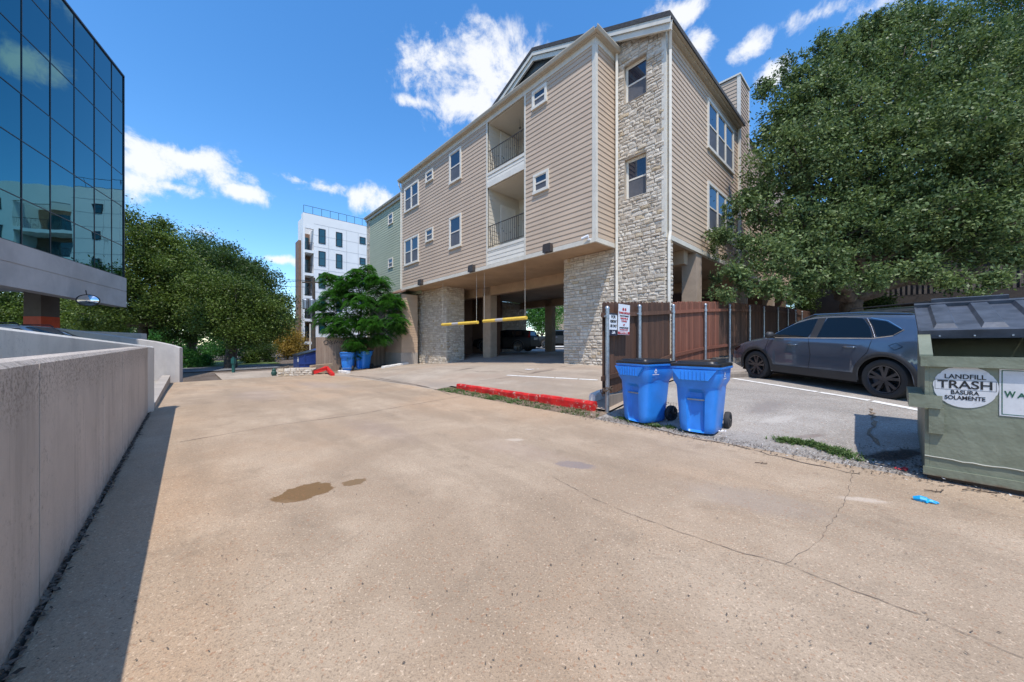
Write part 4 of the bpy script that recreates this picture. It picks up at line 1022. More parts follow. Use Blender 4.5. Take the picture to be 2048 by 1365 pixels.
# ================================================================== WHEELED BINS
def make_bin(label, group, loc, rz, lidopen=False):
    t = empty('wheeled_bin', loc, label, 'bin', group, rz=rz)
    nseg = 72
    def ring(z, hw, hd, cy, p=4.5, recess=0, zz=None):
        r = []
        for k in range(nseg):
            a = 2*math.pi*k/nseg; c, s = math.cos(a), math.sin(a)
            q = (abs(c)**p+abs(s)**p)**(-1/p); x, y = hw*c*q, hd*s*q
            if recess and y < 0 and abs(x) < .125: y += recess*min(1, (.125-abs(x))/.03)
            r.append(Vector((x, y+cy, z)))
        return r
    secs = [(.0, .235, .27, -.02, 0), (.03, .255, .285, -.02, .055), (.12, .262, .295, -.02, .07), (.50, .29, .32, -.01, .075), (.60, .297, .325, -.008, .07), (.66, .30, .33, -.006, .0), (.70, .305, .338, -.004, 0), (.78, .345, .385, 0, 0), (.90, .352, .395, 0, 0), (.97, .356, .40, 0, 0), (.972, .378, .425, 0, 0), (1.0, .382, .43, 0, 0), (1.005, .36, .41, 0, 0)]
    m_ = MB(); pr = None
    for (z, hw, hd, cy, rec) in secs:
        pts = ring(z, hw, hd, cy, 5.5, rec)
        for p in pts:   # the side wheel-arch cutaway towards the rear and bulged shoulders
            if .60 <= z <= .78 and abs(p.x) > .24 and -.2 < p.y < .1: p.z += .05*math.cos((p.y+.05)*10)
        i = [m_.V(*p) for p in pts]
        if pr:
            for k in range(nseg): m_.F(pr[k], pr[(k+1) % nseg], i[(k+1) % nseg], i[k])
        else: m_.F(*i[::-1])
        pr = i
    m_.build('body', M['bin'], t, smooth=True, autos=38)
    m_ = MB()   # catch panel under the rim
    m_.prism([(-.31, .955), (-.2, .80), (.2, .80), (.31, .955)], -.425, -.38, axis=1)
    for k in range(7): x = -.165+k*.055; m_.prism([(x-.006, .805), (x+.006, .805), (x+.006, .94), (x-.006, .94)], -.435, -.42, axis=1)
    m_.build('catch_panel', M['bin'], t)
    m_ = MB(); m_.tube([(-.13, -.295, .5), (.13, -.295, .5)], .014, 8); m_.build('lift_bar', M['steel'], t)
    # side arrow emblem
    m_ = MB()
    for s in (-1, 1):
        m_.f = lambda x, y, z: Vector((s*(.357), y, z)); yy = -.12
        m_.prism([(-.15, .84), (-.115, .90), (-.15, .955), (-.185, .90)], -.003, .003, axis=0) if False else None
        m_.f = ident; o = s*.362
        for (ya, za_, yb, zb_) in ((-.20, .87, -.17, .915), (-.17, .925, -.14, .88), (-.195, .86, -.145, .86)):
            dy, dz_ = yb-ya, zb_-za_; L = math.hypot(dy, dz_); ny, nz = -dz_/L*.008, dy/L*.008
            m_.poly([(o, ya-ny, za_-nz), (o, yb-ny, zb_-nz), (o, yb+ny, zb_+nz), (o, ya+ny, za_+nz)])
        m_.poly([(o, -.25, .825), (o, -.09, .825), (o, -.09, .835), (o, -.25, .835)])
    m_.build('recycling_mark', M['signwhite'], t)
    # lid
    m_ = MB(); pr = None
    for (z, hw, hd, cy) in ((1.0, .372, .42, .0), (1.035, .376, .425, 0), (1.05, .36, .41, 0), (1.052, .30, .35, 0), (1.078, .285, .33, .0), (1.085, .2, .24, 0), (1.087, .001, .001, 0)):
        i = [m_.V(*p) for p in ring(z, hw, hd, cy, 7)]
        if pr:
            for k in range(nseg): m_.F(pr[k], pr[(k+1) % nseg], i[(k+1) % nseg], i[k])
        pr = i
    lid = m_.build('lid', M['binlid'], t, smooth=True, autos=35)
    m_ = MB(); m_.tube([(-.26, .41, .97), (-.26, .50, 1.01), (.26, .50, 1.01), (.26, .41, .97)], .02, 8); m_.build('handle', M['bin'], t)
    for s in (-1, 1):
        w = MB(lambda x, y, z: Vector((s*.30+y, .30+x, .135+z))); w.lathe([(.02, -.028), (.085, -.03), (.09, -.02), (.092, -.035), (.128, -.035), (.134, -.02), (.134, .02), (.128, .035), (.092, .035), (.09, .02), (.02, .028)], 28)
        wh = w.build('wheel', M['rubber'], t, smooth=True, autos=30)
        w = MB(lambda x, y, z: Vector((s*.30+y, .30+x, .135+z)))
        w.tube([(0, -.032, 0), (0, .032, 0)], .028, 10)
        for k in range(5):
            a = k*1.2566; w.tube([(0, s*.02, 0), (math.cos(a)*.09, s*.02, math.sin(a)*.09)], .014, 5)
        w.build('hub', M['steel'] if False else M['binlid'], wh)
    m_ = MB(); m_.tube([(-.33, .30, .135), (.33, .30, .135)], .012, 6); m_.build('axle', M['steel'], t)
    return t
ang = math.atan2(dR.y, dR.x)-math.pi/2       # local -y looks along -dR
pb2 = gp(1407, 866)+dR*.42-dL*.0; pb2.z = gz(pb2.x, pb2.y)
pb2 = W(5.98, 2.06, 0); pb2.z = gz(pb2.x, pb2.y)
make_bin('right hand blue wheeled bin with ribbed catch panel, nearest the asphalt', 'pair of blue bins by the fence', pb2+Vector((0, 0, .01)), ang+R(4))
pb1 = W(6.0, 3.0, 0); pb1.z = gz(pb1.x, pb1.y)
make_bin('left hand blue wheeled bin in front of the cedar fence signs', 'pair of blue bins by the fence', pb1+Vector((0, 0, .01)), ang-R(14))
for px, lab in ((696, 'far blue wheeled bin on the left, under the small leafy tree'), (727, 'far blue wheeled bin on the right, by the tan fence')):
    p = at(px, 21.0 if px < 700 else 21.6); p.z = gz(p.x, p.y)+.02; b = make_bin(lab, 'far pair of blue bins by the tan fence', p, R(180)+ang+R(60) if px < 700 else ang+R(30)); b.scale = (1.12, 1.12, 1.05)

# ================================================================== OLIVE DUMPSTER (open front, ribbed plastic lid)
Fd = at(1849.5, 3.62); uD, vD = UV(Fd.x, Fd.y); zD = -1.375
dmp = empty('trash_dumpster', W(uD+.8, vD-.9, zD), 'olive green steel trash dumpster with open ribbed lid and landfill sticker', 'dumpster')
fD = lambda a, d, z: W(uD+d, vD-a, zD+z)      # a along its width to the right, d depth to the back
WD, HF, HB, DD = 1.9, 1.255, 1.80, 1.62
side = [(0, .05), (0, HF), (.07, HF+.02), (.42, HF+.22), (DD, HB-.05), (DD, .05)]
m_ = MB(fD)
for a0 in (0, WD-.03):
    A = [m_.V(a0, d, z) for d, z in side]; B = [m_.V(a0+.03, d, z) for d, z in side]; m_.F(*A); m_.F(*B[::-1])
    for k in range(6): m_.F(A[k], A[(k+1) % 6], B[(k+1) % 6], B[k])
m_.box(.031, WD-.031, 0.002, .03, .05, HF-.002); m_.box(.031, WD-.031, DD-.03, DD-.002, .05, HB-.06); m_.box(.031, WD-.031, .03, DD-.03, .05, .08)
m_.build('bin_shell', M['dumpgreen'], dmp)
m_ = MB(fD)   # rim lips, base skids, side ribs
m_.box(-.03, WD+.03, -.045, .0, HF-.10, HF+.004); m_.build('rim', M['dumpgreen'], dmp); m_ = MB(fD); m_.box(-.012, WD, -.02, .001, .05, .13)
m_.prism([(.0, HF-.03), (.07, HF-.01), (.43, HF+.19), (.43, HF+.25), (.05, HF+.05), (.0, HF+.03)], 0, 0) if False else None
m_.build('bottom_lip', M['dumpgreen'], dmp)
for a0, a1 in ((-.035, .055), (WD-.055, WD+.035)):
    m_ = MB(fD)
    ring_a = [m_.V(a0, d, z) for d, z in ((.0, HF-.08), (.0, HF+.02), (.40, HF+.235), (.45, HF+.16))]; ring_b = [m_.V(a1, d, z) for d, z in ((.0, HF-.08), (.0, HF+.02), (.40, HF+.235), (.45, HF+.16))]
    m_.F(*ring_a); m_.F(*ring_b[::-1])
    for k in range(4): m_.F(ring_a[k], ring_a[(k+1) % 4], ring_b[(k+1) % 4], ring_b[k])
    m_.build('side_lip', M['dumpgreen'], dmp)
m_ = MB(fD); m_.box(.02, WD-.02, .04, .12, -.0, .05); m_.box(.02, WD-.02, DD-.2, DD-.1, 0, .05); m_.build('skid', M['rustchain'], dmp)
m_ = MB(fD); m_.box(.05, WD-.05, .05, DD-.05, .08, .62)
m_.build('dark_contents', M['dark'], dmp)
# lid : two ribbed plastic flaps lying over the rear, sloping
def lid(a0, a1, name='lid'):
    d0, z0, d1, z1 = .40, HF+.26, DD+.06, HB+.08
    L = math.hypot(d1-d0, z1-z0); e = ((d1-d0)/L, (z1-z0)/L); nn = (-e[1], e[0])
    P = lambda a, s, h: fD(a, d0+e[0]*s+nn[0]*h, z0+e[1]*s+nn[1]*h)
    m_ = MB(P); w = a1-a0
    m_.box(a0, a1, 0, L, 0, .012); m_.box(a0, a1, -.012, .03, -.07, .02); m_.box(a0, a0+.02, 0, L, -.03, .02); m_.box(a1-.02, a1, 0, L, -.03, .02)
    m_.box(a0, a1, L-.10, L, .012, .055)
    n = 3
    for k in range(n):
        c = a0+w*(k+.5+.12)/n; q = .085
        i = [m_.V(*p) for p in ((c-q, .10, .012), (c+q, .10, .012), (c+q, L-.1, .012), (c-q, L-.1, .012), (c-q*.72, .17, .05), (c+q*.72, .17, .05), (c+q*.72, L-.12, .05), (c-q*.72, L-.12, .05))]
        for f_ in ((4, 5, 6, 7), (0, 1, 5, 4), (1, 2, 6, 5), (2, 3, 7, 6), (3, 0, 4, 7)): m_.F(*[i[j] for j in f_])
    o = m_.build(name, M['dumplid'], dmp)
    return P, L
P, L = lid(-.03, .93); lid(.95, WD+.03)
m_ = MB(P); 
for a0, a1 in ((.12, .72), (1.1, 1.75)): m_.box(a0, a1, L-.02, L+.03, .05, .10)
m_.build('lid_handle', M['dumplid'], dmp)
m_ = MB(fD)
for k in range(8): a = .12+k*.23; m_.tube([(a, .395, HF+.215), (a, .385, HF+.215)], .008, 6)
m_.build('rivets', M['steel'], dmp)
# fork pocket on the left, seen from the front
m_ = MB(fD)
m_.box(-.11, .112, -.060, -.0455, .735, .865); m_.box(-.11, -.10, -.0455, .9, .735, .865); m_.box(-.10, 0, .02, .9, .735, .747); m_.box(-.10, 0, .02, .9, .853, .865)
m_.box(.025, .125, -.035, -.0, .48, .735)
m_.build('fork_pocket', M['dumpgreen'], dmp)
m_ = MB(fD)   # welded seam line along the front
pp = [(.0+.06*k, .235+random.uniform(-.008, .008)) for k in range(32)]
m_.tube([(a, -.005, z) for a, z in pp], .007, 5); m_.build('weld_seam', M['dumpseam'] if 'dumpseam' in M else M['dumpgreen'], dmp)
# stickers
ca, cz, ra, rz_ = .252, .965, .198, .205
def sticker_oval():
    m_ = MB(fD); n = 64; pts = []
    for k in range(n):
        a = 2*math.pi*k/n; j = 1+(.0 if random.random() > .12 else random.uniform(-.03, 0)); pts.append((ca+ra*1.0*math.cos(a)*j, cz+rz_*math.sin(a)*j))
    m_.prism(pts, -.0035, -.001, axis=1); return m_.build('oval_sticker', M['sticker'], dmp)
so = sticker_oval(); nf = lambda a, z: fD(a, -.005, z)
xd = -dL
for t_, z, sz, wd, bo in (('LANDFILL', cz+.095, .062, .25, .0012), ('TRASH', cz+.015, .108, .33, .002), ('BASURA', cz-.06, .054, .17, .001), ('SOLAMENTE', cz-.112, .054, .245, .001)):
    text(t_, sz, M['ink'], so, nf(ca, z), xd, UPZ, bold=bo, width=wd)
m_ = MB(fD)
for (x0, x1, z0, z1) in ((ca-.185, ca+.185, cz+.062, cz+.064), (ca-.185, ca+.185, cz-.033, cz-.031), (ca-.185, ca-.183, cz-.031, cz+.062), (ca+.183, ca+.185, cz-.031, cz+.062)): m_.box(x0, x1, -.005, -.0036, z0, z1)
m_.build('sticker_frame', M['ink'], so)
m_ = MB(fD); x0, x1, z0, z1 = .452, 1.25, .715, 1.15; m_.box(x0, x1, -.0035, -.001, z0, z1); s2_ = m_.build('square_sticker', M['sticker'], dmp)
m_ = MB(fD)
for q in ((x0+.012, x1-.012, z1-.018, z1-.012), (x0+.012, x1-.012, z0+.012, z0+.018), (x0+.012, x0+.018, z0+.018, z1-.018), (x1-.018, x1-.012, z0+.018, z1-.018)): m_.box(q[0], q[1], -.005, -.0036, q[2], q[3])
m_.build('sticker_frame', M['inkgreen'], s2_)
text('W', .080, M['inkgreen'], s2_, nf(x0+.058, .915), xd, UPZ, bold=.002, width=.062); text('ASTE', .062, M['inkgreen'], s2_, nf(x0+.172, .909), xd, UPZ, bold=.0015, width=.15)

# ================================================================== BLUE DUMPSTER far off
p = at(598, 20.9); ub, vb = UV(p.x, p.y); zb = gz(p.x, p.y)-.02
bd = empty('blue_dumpster', W(ub+.8, vb+.0, zb), 'dark blue steel dumpster with sloping black lid beside the tan fence', 'dumpster')
X = dR.copy(); Yd = Vector((-X.y, X.x, 0)); o = p.copy(); o.z = zb
fB = lambda a, d, z: o+X*a+Yd*d+Vector((0, 0, z))
m_ = MB(fB); m_.prism([(0, .06), (1.65, .06), (1.65, 1.42), (1.2, 1.40), (0, .98)], 0, 1.5, axis=1); m_.build('bin_shell', M['dumpblue'], bd)
m_ = MB(fB); m_.box(-.03, 1.68, -.04, -.0, .48, .58); m_.box(.25, .31, -.035, 0, .06, 1.05); m_.box(1.1, 1.16, -.035, 0, .06, 1.3); m_.box(-.03, 1.68, -.03, 0, .06, .16); m_.build('side_rib', M['dumpblue'], bd)
m_ = MB(fB); m_.prism([(-.06, .97), (1.66, 1.44), (1.66, 1.50), (-.08, 1.04)], -.05, 1.55, axis=1); m_.build('lid', M['binlid'], bd)
m_ = MB(fB); m_.box(-.004, 0, .1, .4, .62, .9); m_.build('sticker', M['signwhite'], bd)
# ================================================================== TAN FENCE with scribble, low stone wall, pole, pedestal
pa, pb_ = at(632, 20.3), at(778, 24.4)
tf = empty('tan_fence', Vector((pa.x, pa.y, gz(pa.x, pa.y))), 'weathered tan board fence with black scribble behind the small leafy tree', 'fence')
dd = (pb_-pa); n = int(dd.length/.15); dn = dd.normalized(); nn = Vector((dn.y, -dn.x, 0))
m_ = MB()
for k in range(n):
    a = pa+dn*(k*.15+.003); b = pa+dn*(k*.15+.147); m_.tint = random.random()*(.5 if k < n*.6 else 1); z0 = gz(a.x, a.y)-.05; z1 = (HY-675)/FOC*a.y+random.uniform(-.015, .015)
    i = [m_.V(*(q+Vector((0, 0, z)))) for z in (z0, z1) for q in (a, b, b-nn*.02, a-nn*.02)]
    for q in ((0, 1, 5, 4), (1, 2, 6, 5), (2, 3, 7, 6), (3, 0, 4, 7), (4, 5, 6, 7)): m_.F(*[i[j] for j in q])
m_.build('board_panel', M['woodtan'], tf)
m_ = MB(); q0 = pa+dn*.55
def sq(x, z): return q0+dn*x+nn*.006+Vector((0, 0, z))
for st in ([(0, .2), (-.1, .05), (-.05, -.12), (.1, -.1), (.14, .08), (.05, .2)], [(.25, .2), (.2, -.05), (.3, .05), (.36, .15), (.3, 0), (.38, -.1), (.26, -.1)], [(.45, -.1), (.52, .18), (.58, -.02), (.66, .15)], [(.75, .1), (.7, 0), (.82, -.05), (.9, .1), (.8, .15)], [(1.0, -.2), (1.1, -.05), (1.2, -.2), (1.12, -.3)]):
    m_.tube([sq(x*1.15, z*.8+.12) for x, z in st], .016, 5)
m_.build('graffiti', M['ink'], tf)
a, b = at(556, 18.0), at(624, 18.6)
sw_ = empty('low_stone_wall', Vector((a.x, a.y, -1.9)), 'low dry limestone retaining wall left of the blue dumpster', 'wall')
dn = (b-a).normalized(); nn = Vector((dn.y, -dn.x, 0)); Lw = (b-a).length
m_ = MB(lambda x, d, z: a+dn*x+nn*d+Vector((0, 0, z))); stonework(m_, 0, Lw, -2.1, -1.22, top=lambda x: -1.16-.09*x)
dk = Vector((-dn.y, dn.x, 0)); m_.f = lambda x, d, z: a+dk*x-dn*d+Vector((0, 0, z)); stonework(m_, 0, 3.0, -2.1, -1.2)
m_.f = lambda x, y, z: a+dn*x+dk*y+Vector((0, 0, z)); m_.m = 1; m_.box(.01, Lw, .01, 3, -2.1, -1.36); m_.build('stone_face', [M['stone'], M['mortar']], sw_)
c = at(548, 18.4); g = gz(c.x, c.y); m_ = MB(lambda x, y, z: Vector((c.x+x, c.y+y, g+z))); m_.lathe([(.10, 0), (.10, .06), (.13, .08), (.13, .2), (.09, .24), (.09, .34), (.03, .4)], 14, axis=2)
tag(m_.build('valve_cap', simple('dark green metal', (.02, .07, .055), .5), off=c), 'small dark green capped valve standing at the end of the low stone wall', 'valve')
c = at(467, 21.0); g = gz(c.x, c.y); m_ = MB(lambda x, y, z: Vector((c.x+x, c.y+y, g+z))); m_.box(-.06, .06, -.06, .06, 0, .62); m_.box(-.09, .09, -.09, .09, .55, .86); m_.box(-.04, .04, -.04, .04, .86, .95)
tag(m_.build('utility_pedestal', simple('teal plastic', (.02, .10, .09), .5), off=c), 'teal plastic utility pedestal near the trees past the crest of the lane', 'utility pedestal')
# utility pole with transformers and wires
c = at(627.5, 34); pt = (HY-556)/FOC*34
pole = empty('utility_pole', Vector((c.x, c.y, -2)), 'wooden utility pole with grey transformers in front of the white block', 'utility pole')
m_ = MB(); m_.tube([Vector((c.x, c.y, -2.5)), Vector((c.x, c.y, pt))], [.19, .13], 10); m_.build('pole', M['barkdark'], pole)
for k in (-1, 0, 1):
    q = Vector((c.x+k*.62, c.y-.35, (HY-610)/FOC*34+.0)); m_ = MB(); m_.tube([q+Vector((0, 0, -.45)), q+Vector((0, 0, -.4)), q+Vector((0, 0, .4)), q+Vector((0, 0, .46)), q+Vector((0, 0, .62))], [.2, .25, .25, .2, .04], 12); tr = m_.build('transformer', M['steel'], pole)
for z in (pt-.5, pt-2.2): m_ = MB(); m_.box(c.x-1.1, c.x+1.1, c.y-.06, c.y+.06, z, z+.12); m_.build('crossarm', M['barkdark'], pole)
m_ = MB(); m_.tube([Vector((c.x-.2, c.y-.25, -2)), Vector((c.x-.2, c.y-.25, 2.0))], .07, 8); m_.build('conduit', M['pipe'], pole)
wl2 = [((627, 34, 561), (455, 60, 551)), ((627, 34, 561), (440, 60, 563)), ((627, 34, 575), (500, 52, 563)), ((627, 34, 613), (510, 52, 617)), ((627, 34, 632), (540, 60, 640))]
for k, ((xa, Ya, ya), (xb, Yb, yb)) in enumerate(wl2):
    a = pw_(xa, ya, Ya); b = pw_(xb, yb, Yb); m_ = MB(); pts = []
    b = a+(b-a)*2.2
    for j in range(25): t = j/24; q = a.lerp(b, t); q.z -= 1.6*t*(1-t); pts.append(q)
    m_.tube(pts, .022, 4); m_.build('wire', M['black'], pole)
# ================================================================== VEHICLES (local x forward, y left, z up)
def clamp(x, a, b): return max(a, min(b, x))
M['paint_grey'] = simple('grey blue car paint', (.125, .16, .205), .15, metal=.55, var=.04, coat=1.0)
M['paint_dark'] = simple('dark car paint', (.006, .006, .007), .5, metal=.0, var=.04, spec=.25)
M['paint_slate'] = simple('dark slate car paint', (.04, .05, .06), .35, metal=.3, var=.04, coat=.8)
M['paint_silver'] = simple('silver car paint', (.45, .47, .5), .3, metal=.5, var=.03, coat=1.0)
M['cladding'] = simple('black plastic cladding', (.035, .034, .034), .55, var=.1)
M['carglass'] = glass_mat('car glass', (.004, .007, .01), .03, .45)
M['chrome'] = simple('chrome strip', (.6, .6, .62), .18, metal=1.0, var=.02)
M['rim'] = simple('black alloy', (.10, .10, .105), .25, metal=.7, var=.05)
M['lampred'] = simple('red lamp', (.18, .01, .01), .15)
M['under'] = simple('underbody', (.006, .006, .006), .9)
class Car:
    def __init__(s, root, top, zbelt, hw, xr, xf, axles, paint, tilt=.40, sill=.24, arch=.405, tyre=.345, taper=.20, wc=None):
        s.root = root; s.top = top; s.zb = zbelt; s.hw = hw; s.xr = xr; s.xf = xf; s.ax = axles; s.paint = M[paint]; s.tilt = tilt; s.sill = sill; s.arch = arch; s.tyre = tyre; s.taper = taper
    def w(s, x):
        c = (s.xr+s.xf)/2; t = abs(x-c)/((s.xf-s.xr)/2); k = max(0, (t-.70)/.30)
        return s.hw*(1-s.taper*k**2.0)
    def y(s, x, z):
        w = s.w(x); zb = lerp(x, s.zb)
        bul = 0
        for a in s.ax: bul += .022*math.exp(-((x-a)/.42)**2-((z-.62)/.25)**2)
        y = w-.045*clamp((z-.55)/.45, 0, 1.2)**2-.035*clamp((.55-z)/.35, 0, 1)**1.5-.012*math.exp(-((z-.56)/.12)**2)*(1 if s.ax[0]+.5 < x < s.ax[1]-.5 else 0)+bul
        if z > zb: y -= (z-zb)*s.tilt
        return y
    def body(s):
        m_ = MB(); xs = [s.xr+(s.xf-s.xr)*k/170 for k in range(171)]; NS, NT = 18, 9; prev = None; c0 = s.root
        for x in xs:
            zt = lerp(x, s.top); zl = s.sill+.10*clamp((abs(x-(s.xr+s.xf)/2)/((s.xf-s.xr)/2)-.8)/.2, 0, 1)
            for a in s.ax:
                d = abs(x-a)
                if d < s.arch: zl = max(zl, s.tyre+math.sqrt(s.arch**2-d*d))
            zsd = max(zt-.075, zl+.02); P = []
            for k in range(NS+1): z = zl+(zsd-zl)*k/NS; P.append((x, s.y(x, z), z))
            ys = P[-1][1]
            for k in range(1, NT+1):
                q = 1-k/NT; q2 = q**.55 if False else q; P.append((x, ys*q2, zsd+(zt-zsd)*(1-q2**4.5)**.6))
            full = [m_.V(*p) for p in P]+[m_.V(p[0], -p[1], p[2]) for p in P[-2::-1]]
            if prev:
                for k in range(len(full)-1): m_.F(prev[k], prev[k+1], full[k+1], full[k])
            else: m_.F(*full)
            prev = full
        m_.F(*prev[::-1]); s.bo = m_.build('body', s.paint, s.root, smooth=True, autos=42)
        u = MB(); u.box(s.xr+.25, s.xf-.25, -s.hw+.24, s.hw-.24, .17, .70)
        for a in s.ax:
            for sd in (-1, 1):
                R_ = s.arch+.005; pr = None
                for k in range(15):
                    t = math.pi*k/14; p = (a+R_*math.cos(t), s.tyre+R_*math.sin(t)); i = (u.V(p[0], sd*(s.hw-.26), p[1]), u.V(p[0], sd*(s.hw-.05), p[1]))
                    if pr: u.F(pr[0], pr[1], i[1], i[0])
                    pr = i
        u.build('underbody', M['under'], s.root)
    def patch(s, name, poly, mat, parent=None, off=.004, sides=(1, -1), nx=26, thick=0):
        # polygon (x,z) convex-ish, scanned into vertical strips that follow the side surface
        res = []
        for sd in sides:
            m_ = MB(); x0 = min(p[0] for p in poly); x1 = max(p[0] for p in poly); pr = None; e = []
            for a, b in zip(poly, poly[1:]+poly[:1]): e.append((a, b))
            for k in range(nx+1):
                x = clamp(x0+(x1-x0)*k/nx, x0+1e-4, x1-1e-4); zs = []
                for (a, b) in e:
                    if min(a[0], b[0]) <= x <= max(a[0], b[0]) and abs(a[0]-b[0]) > 1e-7: zs.append(a[1]+(b[1]-a[1])*(x-a[0])/(b[0]-a[0]))
                if len(zs) < 2: continue
                zl, zh = min(zs), max(zs); col = []
                for j in range(7): z = zl+(zh-zl)*j/6; col.append(m_.V(x, sd*(s.y(x, z)+off), z))
                if pr:
                    for j in range(6): m_.F(pr[j], pr[j+1], col[j+1], col[j])
                pr = col
            res.append(m_.build(name, M[mat] if isinstance(mat, str) else mat, parent or s.root, smooth=True))
        return res
    def line(s, pts, mat='under', wid=.008, off=.005, sides=(1, -1), parent=None, name='panel_gap'):
        for sd in sides:
            m_ = MB(); P = []
            for a, b in zip(pts, pts[1:]):
                n = max(2, int(math.hypot(b[0]-a[0], b[1]-a[1])/.06)); P += [(a[0]+(b[0]-a[0])*k/n, a[1]+(b[1]-a[1])*k/n) for k in range(n)]
            P.append(pts[-1]); m_.tube([(x, sd*(s.y(x, z)+off-wid*.5), z) for x, z in P], wid*.5, 5); m_.build(name, M[mat] if isinstance(mat, str) else mat, parent or s.root)
    def arches(s, mat='cladding', r1=.085):
        for a in s.ax:
            for sd in (1, -1):
                m_ = MB(); pr = None
                for k in range(29):
                    t = math.pi*(k/28)*1.12-.06*math.pi; c, q = math.cos(t), math.sin(t); col = []
                    for j in range(5):
                        r = s.arch-.004+(r1)*j/4; x, z = a+r*c, s.tyre+r*q*.98; z = max(z, s.sill)
                        col.append(m_.V(x, sd*(s.y(x, z)+(.012 if 0 < j < 4 else .002 if j == 4 else -.01)), z))
                    if pr:
                        for j in range(4): m_.F(pr[j], pr[j+1], col[j+1], col[j])
                    pr = col
                m_.build('arch_cladding', M[mat], s.root, smooth=True)
    def glasstop(s, name, x0, x1, mat='carglass', k0=.0, k1=.88):
        m_ = MB(); pr = None
        for i in range(15):
            x = x0+(x1-x0)*i/14; zt = lerp(x, s.top); zsd = zt-.075; ys = s.y(x, zsd); col = []
            for j in range(13): q = -k1+2*k1*j/12; col.append(m_.V(x, ys*q, zsd+.075*(1-abs(q)**4.5)**.6+.008))
            if pr:
                for j in range(12): m_.F(pr[j], pr[j+1], col[j+1], col[j])
            pr = col
        return m_.build(name, M[mat], s.root, smooth=True)
    def wheels(s, rim='rim', spokes=5, hwy=None):
        y0 = (hwy or s.hw-.115); first = True
        for a in s.ax:
            for sd in (1, -1):
                T = lambda x, y, z, a=a, sd=sd: Vector((a+x, sd*(y0+y), s.tyre+z)); R_ = s.tyre; r = R_*.70
                w = MB(T); w.lathe([(r, -.10), (R_*.96, -.10), (R_, -.07), (R_, .07), (R_*.97, .10), (R_*.86, .112), (r+.015, .105), (r, .09)], 48)
                wh = w.build('wheel', M['rubber'], s.root, smooth=True, autos=50)
                w = MB(T); w.lathe([(r*1.0, .09), (r*.995, .105), (r*.93, .10), (r*.90, .02), (r*.5, .0), (.01, .0)], 40)
                w.lathe([(.001, .088), (.03, .088), (.05, .075), (.055, .02)], 16)
                for k in range(spokes):
                    t = 2*math.pi*k/spokes+math.pi/2
                    for dt in (-.14, .14):
                        c, q = math.cos(t+dt*1.6), math.sin(t+dt*1.6); c2, q2 = math.cos(t+dt*.7), math.sin(t+dt*.7)
                        px, pz = -q, c; wd = r*.085
                        A = [(c2*.03+px*wd, .045, q2*.03+pz*wd), (c2*.03-px*wd, .045, q2*.03-pz*wd), (c*r*.96-px*wd*1.25, .05, q*r*.96-pz*wd*1.25), (c*r*.96+px*wd*1.25, .05, q*r*.96+pz*wd*1.25)]
                        B = [(A[0][0], .088, A[0][2]), (A[1][0], .088, A[1][2]), (A[2][0], .098, A[2][2]), (A[3][0], .098, A[3][2])]
                        i = [w.V(*p) for p in A+B]
                        for f_ in ((4, 5, 6, 7), (0, 1, 5, 4), (1, 2, 6, 5), (2, 3, 7, 6), (3, 0, 4, 7)): w.F(*[i[j] for j in f_])
                    for n_ in range(1):
                        c, q = math.cos(t+.6)*.055, math.sin(t+.6)*.055; w.tube([(c, .05, q), (c, .094, q)], .008, 6)
                w.build('rim', M[rim], wh)
def orient(root, rear, front, zr, zf):
    d = (front-rear); yaw = math.atan2(d.y, d.x); pitch = -math.atan2(zf-zr, math.hypot(d.x, d.y))
    return yaw, pitch
def carroot(name, lab, cat, wr, wf, side, group=None, xr=-1.35, xf=1.30, hw=.9, roll=0.0):
    # wr, wf : ground contact of rear and front wheels on the near (left, +y) side; car centre lies to the right
    d = (wf-wr); L = d.length; f = d.normalized(); up0 = Vector((0, 0, 1)); left = up0.cross(f).normalized()
    c = wr+f*(-xr)-left*hw*side
    gl = gz(c.x-left.x*hw*side, c.y-left.y*hw*side)
    up = f.cross(left).normalized()
    roll_ = roll; left = (left*math.cos(roll_)+up*math.sin(roll_)).normalized(); up = f.cross(left).normalized()
    m = Matrix((f, left, up)).transposed().to_4x4(); m.translation = c
    r = empty(name, (0, 0, 0), lab, cat, group); r.matrix_world = m; OFF[r.name] = None
    return r
# --- the grey crossover
wr, wf = gp(1769, 797), gp(1508, 756)
def fitwb(wr, wf, wb):
    # keep the front tyre where it stands, push along the line so that the wheelbase is right
    m = (wr+wf)/2; d = (wf-wr).normalized(); return m-d*wb/2, m+d*wb/2
print('car wheels', wr, wf, (wf-wr).length)
wr, wf = fitwb(wr, wf, 2.65) if abs((wf-wr).length-2.65) < .5 else (wr, wf)
cr = carroot('parked_car', 'blue grey crossover car with black alloy wheels parked in the bay beside the cedar fence', 'car', wr, wf, 1, roll=-.02)
C = Car(cr, [(-2.2, .74), (-2.19, .90), (-2.13, 1.02), (-2.04, 1.09), (-1.90, 1.26), (-1.78, 1.42), (-1.66, 1.475), (-1.0, 1.53), (-.3, 1.55), (.1, 1.535), (.45, 1.44), (.95, 1.16), (1.15, 1.055), (1.5, 1.0), (1.85, .90), (2.05, .80), (2.16, .66), (2.2, .5)], [(-2.2, 1.04), (1.1, .99), (2.2, .7)], .90, -2.2, 2.2, (-1.35, 1.30), 'paint_grey', taper=.17)
C.body(); C.wheels(); C.arches()
C.patch('front_side_window', [(1.00, 1.03), (.72, 1.20), (.42, 1.355), (.15, 1.43), (-.02, 1.445), (.03, 1.04)], 'carglass')
C.patch('rear_side_window', [(-.14, 1.045), (-.19, 1.45), (-.55, 1.448), (-.86, 1.42), (-1.02, 1.25), (-1.12, 1.06)], 'carglass')
